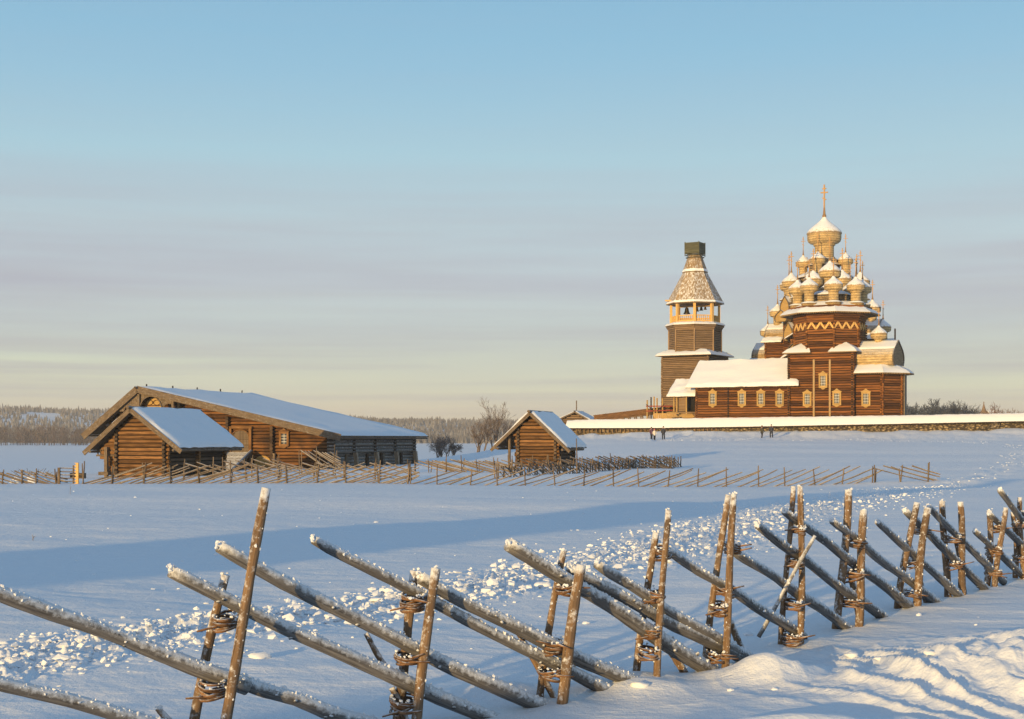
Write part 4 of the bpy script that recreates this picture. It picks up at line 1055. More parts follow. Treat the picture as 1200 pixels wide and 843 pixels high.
def bell_tower():
    f = Frame(814.5, 236, 31, 2.6); zg = f.zc; rot = math.radians(22.5); h = 4.05
    r = f.root('bell_tower', 'wooden bell tower with a tent roof under repair, left of the churches', 'bell tower')
    z1 = zg(419); q = [(-h, -h), (h, -h), (h, h), (-h, h)]
    for i in range(4):
        m = MB(); log_wall(m, q[i], q[(i + 1) % 4], -.4, z1, .3, .2, off=(i % 2) * .15, tl=(.75, 1.15)); m.build('wall', 'tower_log', r)
    m = MB(); m.box((0, 0, z1 / 2), (2 * h - .1, 2 * h - .1, z1), tint=.6); m.build('core', 'dark_wood', r)
    sq_o = [(-h - .9, -h - .9), (h + .9, -h - .9), (h + .9, h + .9), (-h - .9, h + .9)]; sq_i = [(-3, -3), (3, -3), (3, 3), (-3, 3)]
    skirt_roof(r, sq_i, zg(412), sq_o, zg(418.5), teeth=False)
    R = 4.15; z2 = zg(384); qo = octagon(R, rot)
    for i in range(8):
        m = MB(); log_wall(m, qo[i], qo[(i + 1) % 8], zg(417), z2, .3, .08, tl=(.8, 1.1)); m.build('wall', 'tower_log', r)
        m = MB(); x, y = octagon(R + .17, rot)[i]; m.beam((x, y, zg(415)), (x, y, z2), .2, .2, 1.25, up=(0, 1, 0)); m.build('corner_board', 'tower_log', r)
    m = MB(); m.prism([(x * .98, y * .98, zg(417)) for x, y in qo], (0, 0, z2 - zg(417)), .6); m.build('core', 'dark_wood', r)
    for kx in range(3):
        m = MB(); qk = octagon(R + .15 + .18 * kx, rot)
        for i in range(8): m.tube([(*qk[i], z2 - .5 + kx * .25), (*qk[(i + 1) % 8], z2 - .5 + kx * .25)], .15, 7)
        m.build('flare', 'tower_log', r)
    skirt_roof(r, octagon(3.9, rot), zg(380.5), octagon(4.95, rot), zg(382.8), teeth=False)
    zf = zg(380); zt = zg(356)
    m = MB(); m.prism([(x, y, zf - .15) for x, y in octagon(4.1, rot)], (0, 0, .15), 1); m.build('belfry_floor', 'new_wood', r)
    for i, (x, y) in enumerate(octagon(3.95, rot)):
        m = MB(); m.beam((x, y, zf), (x, y, zt), .42, .42, 1.1, up=(math.cos(rot + i * .785), math.sin(rot + i * .785), 0)); m.build('post', 'new_wood', r)
    qp = octagon(3.9, rot)
    for i in range(8):
        a = Vector((*qp[i], 0)); b = Vector((*qp[(i + 1) % 8], 0)); m = MB(); zr = zg(371.5); zl = zf + .25
        m.beam(a + Vector((0, 0, zr)), b + Vector((0, 0, zr)), .16, .16, 1.1); m.beam(a + Vector((0, 0, zl)), b + Vector((0, 0, zl)), .16, .35, 1.1)
        for k in range(1, 8):
            p = a.lerp(b, k / 8); m.beam(p + Vector((0, 0, zl)), p + Vector((0, 0, zr)), .12, .12, 1, up=(0, 1, 0))
        m.build('railing', 'new_wood', r)
        m = MB(); m.beam(a + Vector((0, 0, zt - .1)), b + Vector((0, 0, zt - .1)), .25, .3, 1.0); m.build('top_beam', 'new_wood', r)
    # bells on a beam
    m = MB(); m.beam((-3.2, -.4, zt - .5), (3.2, -.4, zt - .5), .2, .2, .9); m.build('bell_beam', 'golden_trim', r)
    for x, s in ((-1.3, .62), (.5, .42), (1.3, .36), (2.0, .3)):
        m = MB(); pr = [(.0, 0), (.35, -.05), (.5, -.35), (.58, -.8), (.75, -1.15), (1.0, -1.4), (.95, -1.42)]; m.lathe([(a * s, b * s * 1.25) for a, b in pr], (x, -.4, zt - .6), 14); m.build('bell', 'bronze', r, smooth=True)
    # tent roof in two lengths with snow lying in streaks
    for (Ra, za, Rb, zb) in ((4.8, zg(356.5), 1.98, zg(319.5)), (2.12, zg(319.3), 1.05, zg(298.5))):
        qa, qb = octagon(Ra, rot), octagon(Rb, rot); m = MB()
        for i in range(8):
            j = (i + 1) % 8; n = 8
            for t in range(n):
                A = Vector((*qa[i], za)).lerp(Vector((*qa[j], za)), t / n); B = Vector((*qa[i], za)).lerp(Vector((*qa[j], za)), (t + 1) / n)
                Cc = Vector((*qb[i], zb)).lerp(Vector((*qb[j], zb)), (t + 1) / n); Dd = Vector((*qb[i], zb)).lerp(Vector((*qb[j], zb)), t / n)
                m.quad([A, B, Cc, Dd], ru(.88, 1.08))
        m.prism([(x, y, za - .12) for x, y in qa], (0, 0, .11), .8)
        tr = m.build('tent_roof', 'tent_board', r)
        m = MB(); q2 = octagon(Ra - .02, rot); q3 = octagon(Ra - .16, rot); hgt = (zb - za) * .14 / (Ra - Rb)
        for i in range(8):
            j = (i + 1) % 8; rows = []
            for v, (qq, zz) in enumerate(((q2, za + .02), (q2, za + .1), (q3, za + hgt + .05))):
                rows.append([Vector((*qq[i], zz)).lerp(Vector((*qq[j], zz)), u / 8) + Vector((0, 0, ru(0, .1) if v else 0)) for u in range(9)])
            m.loft(rows)
        m.build('snow_ledge', 'snow_roof', tr, smooth=True)
    za = zg(299.5); m = MB()
    for q4, z in ((octagon(1.5, rot), za), (octagon(1.5, rot), za - .4)):
        for i in range(8): m.beam((*q4[i], z), (*q4[(i + 1) % 8], z), .1, .12, .8)
    m.build('ring_staging', 'green_board', r)
    m = MB(); w = 1.28; zb, zt2 = zg(298), zg(285)
    for sx, sy in ((0, -1), (1, 0), (0, 1), (-1, 0)):
        for k in range(7):
            z0 = zb + (zt2 - zb) * k / 7; z = z0 + .13
            if sy: m.box((0, sy * w, z), (2 * w + .08, .06, (zt2 - zb) / 7 - .02))
            else: m.box((sx * w, 0, z), (.06, 2 * w - .08, (zt2 - zb) / 7 - .02))
    m.prism([(-w, -w, zt2 - .15), (w, -w, zt2 - .15), (w, w, zt2 - .15), (-w, w, zt2 - .15)], (0, 0, .08), .9)
    for sx in (-1, 1):
        for sy in (-1, 1): m.beam((sx * w * .97, sy * w * .97, zb - .4), (sx * w * .97, sy * w * .97, zt2 + .12), .12, .12, .9, up=(0, 1, 0))
    m.build('top_box', 'green_board', r)
    a = f.front(779.5, 352.5, -3); b = f.front(792, 352.5, -3); m = MB(); m.beam((a[0], -3, a[1]), (b[0], -2.6, b[1]), .22, .25, 1); m.build('hoist_beam', 'new_wood', r)
bell_tower()

# ------------------------------------------------------------------ walls, gate, ramp, staging round the churches
def churchyard_wall():
    A = P(667, 509, 214); B = P(1290, 500, 192)
    L = math.hypot(B.x - A.x, B.y - A.y); rz = math.atan2(B.y - A.y, B.x - A.x)
    t = thing('churchyard_wall', 'long low fieldstone wall under a snowy plank roof before the churches', 'wall', (A.x, A.y, 0), rz)
    n = 60
    def gl(x):
        wx, wy = A.x + x * math.cos(rz), A.y + x * math.sin(rz); return wx, wy
    def top(x):
        wx, wy = gl(x); px = 600 + F * wx / wy; y_e = np.interp(px, [660, 780, 880, 1060, 1200, 1300], [502.5, 502.3, 500.8, 497.3, 494.2, 492]); y_t = np.interp(px, [660, 680, 880, 1060, 1200, 1300], [493.5, 492.2, 489.5, 487, 484.3, 482]); return CZ + (HY - y_e) / F * wy, CZ + (HY - y_t) / F * (wy + .9)
    xs = [L * i / n for i in range(n + 1)]
    m = MB()
    for i in range(n):
        x0, x1 = xs[i], xs[i + 1]; z0 = top(x0)[0] - .05; z1 = top(x1)[0] - .05; g = -1.6
        m.hexa([(x0, -.35, z0 - 2.6), (x1, -.35, z1 - 2.6), (x1, .45, z1 - 2.6), (x0, .45, z0 - 2.6), (x0, -.35, z0), (x1, -.35, z1), (x1, .45, z1), (x0, .45, z0)], 1)
    # the broken buttress
    bx = [x for x in xs if 1150 < 600 + F * gl(x)[0] / gl(x)[1] < 1172]
    for k in range(14):
        x = (bx[0] + bx[-1]) / 2 + ru(-1.4, 1.4); m.blob((x, -.6 - ru(0, .5), top(x)[0] - .3 - ru(0, 1.3)), ru(.3, .6), (1.2, .8, .8), .2)
    sb = m.build('stone_base', 'field_stone', t)
    m = MB(); s = MB()
    for sg in (-1, 1):
        rows = []; low = []
        for v in range(6):
            row = []
            for x in np.linspace(-.3, L, 180):
                ze, zt = top(x); k = v / 5; y = .05 + sg * (1.15 * (1 - k)); z = ze + (zt - ze) * k ** .8
                row.append(Vector((x, y, z + (.12 if 0 < v else -.02) * (1 + .3 * ru(-1, 1)) - (.12 if v == 5 else 0))))
            rows.append(row)
        s.loft(rows)
        for i in range(n):
            x0, x1 = xs[i], xs[i + 1] - .02; e0, t0 = top(x0); e1, t1 = top(x1)
            m.hexa([(x0, .05 + sg * 1.2, e0 - .08), (x1, .05 + sg * 1.2, e1 - .08), (x1, .05, t1 - .2), (x0, .05, t0 - .2), (x0, .05 + sg * 1.2, e0 - .02), (x1, .05 + sg * 1.2, e1 - .02), (x1, .05, t1 - .12), (x0, .05, t0 - .12)])
    ro = m.build('plank_roof', 'dark_wood', t); s.build('snow_cover', 'snow_roof', ro, smooth=True)
    m = MB()
    for i in range(0, n * 2):
        x = L * i / (n * 2); ze, zt = top(x)
        if x > L * .30: break
        m.box((x, -.55, ze - .35), (.16, .12, .55), tint=.9)
    m.build('wall_boards', 'tower_log', t)
churchyard_wall()
def gate_house():
    f = Frame(674.5, 226, 20, -.5); r = f.root('gate_hut', 'low plank gate building with a snowy gable roof and a thin mast', 'hut')
    e0, ze0 = f.front(655.5, 492, 0); e1, ze1 = f.front(692.5, 493.5, 0); rx, zr = f.front(674.5, 483.3, 0)
    gable_building(r, e0 + .5, e1 - .5, e0, e1, ze0, ze1, zr, 3.5, .28, .4, 'tower_log', 'tower_log', .4, .14, .22, ridge_x=rx)
    m = MB(); m.tube([(rx, .5, zr), (rx, .5, f.zc(469.5))], .09, 6, .9); m.build('mast', 'pole_far', r)
gate_house()
def timber_ramp():
    Y = 221; a = P(697, 492.5, Y); b = P(792, 481, Y + 4); t = thing('timber_causeway', 'long sloping timber causeway of stacked beams rising to the church porch', 'ramp', tuple(a))
    O = a.copy()
    m = MB()
    for k in range(3):
        for s_ in (-.8, .8): m.beam(Vector((0, s_ + 1, k * .26)), b - a + Vector((0, s_ + 1, k * .26)), .26, .24)
    m.build('side_beam', 'barn_log', t)
    m = MB(); n = 60
    for i in range(n):
        p = (b - a) * (i / n); m.beam(p + Vector((0, 0, .72)), p + Vector((0, 2, .72)), .2, .14)
    m.build('plank_deck', 'barn_log', t)
    for i in range(1, 13):
        p = (b - a) * (i / 13); m = MB(); g = -3.0
        for dx in (-.35, .35): m.beam(p + Vector((dx, .2, -.15)), Vector((p.x + dx, .2, g)), .2, .2, up=(0, 1, 0))
        m.beam(p + Vector((-.6, .2, -.2)), p + Vector((.6, .2, -.2)), .22, .22); m.build('trestle', 'tower_log', t)
timber_ramp()
def staging():
    Y = 222; z0 = P(770, 490, Y).z; o = P(770, 490, Y); t = thing('pole_staging', 'low staging of upright poles tied with red rails left of the tower', 'scaffolding', tuple(o))
    for px, top in ((758.5, 469), (763, 465.5), (766.5, 465), (770, 466.5), (776.5, 467)):
        m = MB(); q = P(px, top, Y) - o; m.tube([(q.x, 0, -2.5), (q.x, 0, q.z)], .12, 6, 1.0); m.build('pole', 'golden_trim' if px != 763 else 'dark_wood', t)
    for a, b in (((757, 476.2), (788, 476.2)), ((757, 482), (788, 481))):
        p, q = P(*a, Y) - o, P(*b, Y) - o; m = MB(); m.tube([(p.x, -.15, p.z), (q.x, -.15, q.z)], .08, 6, 1.0); m.build('rail', 'red_paint', t)
    m = MB()
    for a, b in (((757, 474), (766, 482)), ((770, 482), (778, 474))):
        p, q = P(*a, Y) - o, P(*b, Y) - o; m.tube([(p.x, -.25, p.z), (q.x, -.25, q.z)], .05, 5, .6)
    m.build('brace', 'dark_wood', t)
    # stacks of new planks
    for i, (px, py, w) in enumerate(((777, 487.5, 2.6), (804, 488, 2.2), (788, 486, 1.6))):
        c = P(px, py, 219 - i); s = thing('plank_stack', ('pile of fresh planks below the ramp by the staging', 'pile of fresh planks in front of the church porch', 'small pile of fresh planks at the top of the causeway')[i], 'planks', tuple(c), .1 * i)
        for k in range(5):
            m = MB(); m.box((ru(-.2, .2), 0, -.35 + k * .17), (w + ru(-.3, .3), .5, .12)); m.build('plank', 'new_wood', s)
staging()

# ------------------------------------------------------------------ wooden pole fences across the field
def bar(m, a, b, r, n=5, sag=0.0, t=None):
    a = Vector(a); b = Vector(b); k = 5; pts = []
    for i in range(k):
        p = a.lerp(b, i / (k - 1)); p += Vector((ru(-.01, .01), ru(-.01, .01), ru(-.015, .015) - sag * math.sin(math.pi * i / (k - 1)))); pts.append(p)
    m.tube(pts, [r * ru(1.0, 1.2)] + [r] * (k - 2) + [r * .8], n, t)
def far_fence(label, pa, pb, spacing, stake_h, slope, rail_L, per, rr=.040, sr=.036, dz=0.0, group='pole fences across the snowy field', pair=True, hi=1.0):
    """stakes at intervals from pa to pb (world xy); slope +1: rails rise towards pb"""
    A = Vector((*pa, 0)); B = Vector((*pb, 0)); L = (B - A).length; d = (B - A) / L; nrm = Vector((-d.y, d.x, 0))
    z0 = gz(*pa); t = thing('pole_fence', label, 'fence', (pa[0], pa[1], z0), group=group)
    n = max(2, int(round(L / spacing)) + 1)
    def gp(s, off=0.0):
        p = A + d * s + nrm * off; return Vector((p.x - pa[0], p.y - pa[1], gz(p.x, p.y) - z0 + dz))
    for i in range(n):
        s = min(L, max(0, i * L / (n - 1) + ru(-.15, .15))); h = stake_h * ru(.82, 1.15)
        for side in ((-.09, .09) if pair else (-.07,)):
            p = gp(s, side); m = MB(); bar(m, p - Vector((0, 0, .3)), p + Vector((ru(-.14, .14), ru(-.05, .05), h * (1 if side < 0 else ru(.7, 1)))), sr); m.build('stake', 'pole_far', t)
    step = L / max(1, (n - 1) * per); nr = int(L / step)
    for i in range(nr):
        s = i * step + ru(-.2, .2) * step; l = rail_L * ru(.8, 1.1); s1 = s + l
        if s < -rail_L: continue
        a = max(0, s); b = min(L + .6, s1); hmax = stake_h * .86 * hi * ru(.8, 1.05)
        f0 = (a - s) / l; f1 = (b - s) / l
        if f1 - f0 < .25: continue
        h0, h1 = (hmax * f0, hmax * f1) if slope > 0 else (hmax * (1 - f0), hmax * (1 - f1))
        pa_ = gp(a) + Vector((0, 0, h0 - (.03 if slope > 0 else 0))); pb_ = gp(min(b, L)) + d * max(0, b - L) + Vector((0, 0, h1))
        m = MB(); bar(m, pa_, pb_, rr * ru(.8, 1.2), sag=.03); m.build('rail', 'pole_far', t)
    return t
def W(px, D): return ((px - 600) / F * D, D)
far_fence('near pole fence running from the notched post to below the barn', W(96, 76), W(478, 76), 1.53, 1.08, 1, 3.2, 4.0, sr=.036, rr=.036, hi=1.12)
far_fence('thin pole fence across the open field below the small barn and churches', W(480, 76), W(1022, 76), 1.53, 1.0, 1, 2.6, 2.4, rr=.034, hi=1.1, pair=False)
far_fence('short end stretch of fence with rails falling right, beside the footpath', W(1023, 76), W(1088, 75), 1.45, 1.05, -1, 2.8, 2.8, rr=.034)
far_fence('pole fence at the left edge of the picture with rails falling right', W(-60, 77), W(66, 77), 1.0, .85, -1, 2.2, 2.2)
far_fence('crooked pole fence behind the first one in front of the farmhouse', W(215, 86), W(480, 84), 1.9, 1.15, -1, 3.6, 2.4, dz=.12)
far_fence('short steep pole fence standing close against the storehouse and log ramp', W(262, 92), W(330, 92), 1.8, 1.35, -1, 3.4, 3, dz=.15)
far_fence('pole fence at the farmhouse corner ending in a frosty post', W(352, 98), W(392, 96), 1.6, 1.7, -1, 3.2, 4, dz=.2)
far_fence('faint farther fence crossing the snow behind, from farmhouse to small barn', W(486, 102), W(600, 98), 1.4, 1.05, -1, 3.4, 4.5)
far_fence('faint farther fence in front of the small barn with dense rails', W(600, 97), W(786, 106), 1.45, 1.05, -1, 3.2, 4.0)
far_fence('steep frosty pole fence receding to the right below the small barn', W(582, 85), W(796, 112), 1.05, .85, -1, 1.5, 2.2, rr=.032, sr=.045)
def gate_bits():
    x, y = W(90, 76); z = gz(x, y); m = MB(); n = 7; H = 1.13
    # pale notched gate post
    pts = [(-.09, 0)]; 
    poly = [(-.11, -.3)]
    for k in range(n): poly += [(-.11, H * (k + .15) / n), (-.04, H * (k + .3) / n), (-.04, H * (k + .7) / n), (-.11, H * (k + .85) / n)]
    poly += [(-.11, H), (.09, H), (.09, -.3)]
    m.prism([(a, -.06, b) for a, b in poly], (0, .14, 0), 1.15); o = m.build('gate_post', 'new_wood'); o.location = (x, y, z); tag(o, 'pale yellow notched gate post at the left end of the fence', 'post')
    x2, y2 = W(69, 76.5); t = thing('rail_gate', 'gate of level rails between the notched post and a grey post', 'gate', (x2, y2, gz(x2, y2)))
    m = MB(); m.beam((0, 0, -.3), (0, 0, .88), .12, .12, .9, up=(0, 1, 0)); m.build('post', 'pole_far', t)
    for h in (.86, .66, .5, .32, .14):
        m = MB(); bar(m, (-.05, .1, h), (1.05, -.1, h * .98), .028); m.build('rail', 'pole_far', t)
    m = MB(); m.tube([(.75, .1, -.2), (.75, .1, 1.0)], .05, 6); m.build('post', 'pole_far', t)
    m = MB(); m.box((.75, .9, .42), (.8, .3, .3)); o = m.build('wood_block', 'grey_board'); o.location = (x2, y2, gz(x2, y2)); tag(o, 'squared grey timber block lying behind the rail gate', 'timber')
    for i in range(7):
        px = 22 + i * 4.6 + ru(-1, 1); D = 79 + ru(0, 1.5); x, y = W(px, D); z = gz(x, y)
        m = MB(); m.blob((0, 0, .12), ru(.28, .42), (1.3, 1, .75), .22, 1, 1); o = m.build('snowy_boulder', 'snow_clod', smooth=True); o.location = (x, y, z); tag(o, 'snow covered boulder in the heap behind the left edge fence', 'boulder', 'boulders heaped behind the left fence')
    m = MB()
    for i in range(16): x, y = ru(-.9, .9), ru(-.4, .4); m.tube([(x, y, -.1), (x + ru(-.3, .3), y, .35), (x + ru(-.6, .6), y + ru(-.2, .2), ru(.5, .85))], [.03, .02, .01], 4)
    x, y = W(40, 80.5); o = m.build('brushwood', 'bark'); o.location = (x, y, gz(x, y)); tag(o, 'dark brushwood sticking out of the boulder heap', 'branches')
gate_bits()

# ------------------------------------------------------------------ the big pole fence in the foreground
FY = ([-400, -150, 52, 290, 490, 660, 770, 850, 935, 1005, 1078, 1135, 1180, 1240, 1300, 1400], [6.0, 6.35, 6.9, 7.6, 8.3, 8.9, 9.5, 10.0, 11.0, 12.0, 13.2, 14.2, 15.3, 17, 19, 22])
def fy(px): return float(np.interp(px, *FY))
def frost(m, pts, rads, dens, size, upm=.35):
    """crystals of rime along the upper side of a pole"""
    for a, b, r0, r1 in zip(pts[:-1], pts[1:], rads[:-1], rads[1:]):
        L = (b - a).length; d = (b - a).normalized(); sd_ = d.cross(Vector((0, 0, 1)))
        if sd_.length < 1e-3: sd_ = Vector((1, 0, 0))
        sd_.normalize(); up = sd_.cross(d).normalized()
        n = int(L * dens + rnd())
        for _ in range(n):
            t = rnd(); an = random.gauss(0, .62); p = a.lerp(b, t) + (up * math.cos(an) + sd_ * math.sin(an)) * (r0 + (r1 - r0) * t) * .98
            s = size * (0.35 + rnd() ** 3 * 1.5); m.blob(p, s, (ru(.7, 1.4), ru(.7, 1.4), ru(.6, 1.3)), .45, 1)
def near_fence():
    O = Vector((*W(770, 9.5), 0)); O.z = gz(O.x, O.y)
    t = thing('pole_fence', 'big frosted fence of slanting poles and bound stakes crossing the foreground', 'fence', tuple(O), group='pole fences across the snowy field')
    def rail(x1, y1, x2, y2, d, sagpx=0, dy=0.0, mat='pole_near', twist=0.0):
        d *= .88
        x2 += (x2 - x1) * .05; y2 += (y2 - y1) * .05
        n = 22; pts = []; rads = []; ph1, ph2 = ru(0, 6), ru(0, 6)
        for i in range(n + 1):
            k = i / n; px = x1 + (x2 - x1) * k; py = y1 + (y2 - y1) * k + sagpx * math.sin(math.pi * k) + 2.2 * math.sin(ph1 + 5 * k) * math.sin(ph2 + 9 * k) * (abs(x2 - x1) > 120)
            Y = fy(px) + dy; pts.append(P(px, py, Y) - O + Vector((0, .012 * math.sin(ph2 + 7 * k), 0)))
            rads.append(d / F * Y / 2 * (0.90 + .16 * k + .05 * math.sin(ph2 + 11 * k) + ru(-.02, .03)))
        rads[0] *= .9
        m = MB(); m.tube(pts, rads, 18, ru(.8, 1.1), jit=.04)
        for _ in range(5):
            i = random.randrange(2, n - 1); q = pts[i]; dv = (pts[i + 1] - pts[i]).normalized(); out = Vector((ru(-.4, .4), -ru(.2, 1), ru(-.8, .8))).normalized(); e = q + out * rads[i] * ru(1.15, 1.5) - dv * ru(0, .03)
            m.tube([q + out * rads[i] * .6, e], [rads[i] * .34, rads[i] * .16], 7, .6)
        o = m.build('rail', mat, t, smooth=True)
        m = MB(); frost(m, pts, rads, 260, .0062)
        for _ in range(14):
            a = pts[0] + Vector((ru(-.5, .3) * rads[0], ru(-1, 1) * rads[0], ru(-.2, 1) * rads[0])); m.blob(a, ru(.006, .014), (1, 1, 1), .4)
        if len(m.V): m.build('rime', 'snow_clod', o)['kind'] = 'stuff'
    rails = [(-170, 632, 268, 795, 22, 0), (268, 795, 450, 856, 20, 0), (-160, 757, 230, 862, 20, 0), (200, 672, 640, 868, 20, 4), (257, 642, 646, 834, 20, 4),
             (368, 632, 740, 822, 16, 4), (493, 680, 768, 810, 20, 3), (596, 640, 846, 796, 21, -3), (668, 666, 884, 778, 17, 2), (700, 661, 874, 768, 15, 2),
             (783, 646, 934, 742, 13, 0), (860, 645, 996, 738, 13, 0), (888, 617, 1036, 724, 13, 0), (919, 598, 1072, 716, 12.5, 0), (975, 610, 1100, 708, 11.5, 0),
             (1028, 612, 1124, 698, 10.5, 0), (1061, 599, 1156, 692, 11, 0), (1088, 594, 1172, 678, 9.5, 0), (1143, 623, 1204, 680, 9, 0), (1160, 603, 1222, 662, 9, 0), (1172, 575, 1236, 664, 9, 0), (1196, 600, 1262, 655, 8, 0), (1215, 590, 1285, 650, 8, 0)]
    for i, (a, b, c, d, w, s_) in enumerate(rails): rail(a, b, c, d, w, s_, dy=((i % 3) - 1) * .015)
    def stake(x1, y1, x2, y2, d, dy, bend=2.0, mat='stake_near'):
        x2 += (x2 - x1) * .08; y2 += (y2 - y1) * .08
        n = 12; pts = []; rads = []; cx = (x1 + x2) / 2; Y = fy(x2) + dy; ph = ru(0, 6)
        L = math.hypot(x2 - x1, y2 - y1)
        for i in range(n + 1):
            k = i / n; px = x1 + (x2 - x1) * k + bend * math.sin(ph + 4 * k); py = y1 + (y2 - y1) * k; pts.append(P(px, py, Y) - O); rads.append(d / F * Y / 2 * (.86 + .2 * k + ru(-.05, .05)))
        m = MB(); m.tube(pts, rads, 12, ru(.9, 1.15), jit=.06); o = m.build('stake', mat, t, smooth=True)
        m = MB()
        for a, b, r in zip(pts[:-1], pts[1:], rads):
            for _ in range(int((b - a).length * 60)):
                an = ru(0, 6.28); p = a.lerp(b, rnd()) + Vector((math.cos(an), math.sin(an), 0)) * r * .95; m.blob(p, .002 + .006 * rnd() ** 3, (1, 1, 1.3), .4)
        for _ in range(random.choice((0, 2, 5))): m.blob(pts[0] + Vector((ru(-1, 1) * rads[0], ru(-1, 1) * rads[0], ru(0, .5) * rads[0])), ru(.006, .012), (1, 1, .8), .4)
        m.build('rime', 'snow_clod', o)['kind'] = 'stuff'
    S = [((314, 572, 258, 870, 13), (264, 674, 222, 870, 12)), ((509, 666, 488, 862, 12.5), (488, 669, 462, 862, 12)), ((682, 662, 656, 836, 13.5), (661, 645, 630, 826, 9)),
         ((782, 598, 770, 814, 8.5), (767, 624, 747, 790, 9)), ((862, 579, 847, 797, 9), (852, 580, 827, 782, 8.5)), ((939.5, 570, 937, 754, 8), (928, 570, 917, 752, 7)),
         ((1014, 598, 1005, 733, 10), (994, 574, 982, 730, 10)), ((1088, 595, 1073, 714, 9.5), (1073, 589, 1054, 705, 8.5)), ((1124, 588, 1130, 697, 8.5), (1106, 587, 1109, 700, 8)),
         ((1177, 595, 1167, 688, 7), (1161, 598, 1157, 683, 7.5)), ((1196, 583, 1199, 676, 7), (1188, 600, 1190, 672, 6)), ((1232, 585, 1228, 660, 7), (1222, 580, 1217, 660, 6))]
    for fr, bk in S:
        stake(*fr, -.11); stake(*bk, .17)
    stake(956, 628, 893, 738, 5, .26, 1.0, 'pole_near')
    for a in ((781, 755, 815, 812, 10), (857, 728, 872, 775, 9), (996, 666, 1008, 734, 8), (1120, 634, 1131, 697, 6), (603, 735, 655, 826, 8), (428, 742, 452, 782, 7), (186, 830, 200, 850, 9), (458, 806, 480, 850, 8), (1066, 640, 1086, 706, 6)):
        stake(*a, .06, 1.0)
    # withe bindings wound round each pair of stakes
    def binding(px, py, w, turns=5, tilt=0.0):
        Y = fy(px) + .03; c = P(px, py, Y) - O; rx = w * .60 / F * Y / 2 + .010; ry = .165; m = MB()
        for k in range(turns):
            zz = (k - turns / 2) * .0115 + ru(-.007, .007); tl = tilt + ru(-.38, .38); q1 = ru(.82, 1.14); q2 = ru(.85, 1.1); ph = ru(0, 6.28); pts = []
            for i in range(17):
                a = ph + 6.6 * i / 16; x = rx * q1 * (1 + ru(-.05, .06)) * math.cos(a); y = ry * q2 * math.sin(a)
                pts.append(c + Vector((x, y, zz + tl * x + .10 * y * (1 if k % 2 else -1) * .4)))
            m.tube(pts, [ru(.006, .0095)] * 17, 6, ru(.7, 1.3))
        for k in range(random.choice((0, 1, 1, 2))):
            s = random.choice((-1, 1)); a = c + Vector((s * rx * .3, -ry * ru(.9, 1.02), ru(-.03, .03))); m.tube([a, a + Vector((s * ru(.04, .10) + s * rx * .5, ru(-.02, .03), ru(-.03, .03)))], [.008, .005], 6, ru(.8, 1.4))
        o = m.build('binding', 'withe', t, smooth=True)
        m = MB()
        for _ in range(26):
            a = ru(0, 6.28); m.blob(c + Vector((rx * math.cos(a), ry * math.sin(a), ru(.02, .05))), ru(.004, .012), (1, 1, .8), .4)
        m.build('rime', 'snow_clod', o)['kind'] = 'stuff'
    for px, py, w, tu in ((266, 728, 40, 6), (252, 806, 44, 7), (484, 705, 36, 8), (478, 770, 40, 4), (474, 824, 44, 6), (664, 690, 32, 6), (648, 756, 36, 6), (646, 788, 40, 5), (776, 648, 26, 6), (768, 698, 28, 5), (762, 740, 30, 5), (760, 764, 32, 5),
                          (858, 642, 22, 6), (849, 692, 26, 5), (843, 713, 30, 6), (838, 768, 30, 5), (935, 622, 20, 4), (931, 659, 22, 6), (929, 708, 26, 6), (928, 748, 30, 6), (1004, 636, 28, 6), (1000, 672, 30, 6), (996, 706, 30, 5),
                          (1080, 622, 22, 4), (1073, 660, 24, 4), (1067, 696, 26, 4), (1116, 632, 24, 4), (1118, 662, 26, 5), (1168, 619, 20, 5), (1165, 645, 22, 7), (1164, 671, 22, 5), (1194, 615, 14, 4), (1195, 655, 14, 4), (1226, 625, 18, 4)):
        binding(px, py, w, tu)
near_fence()

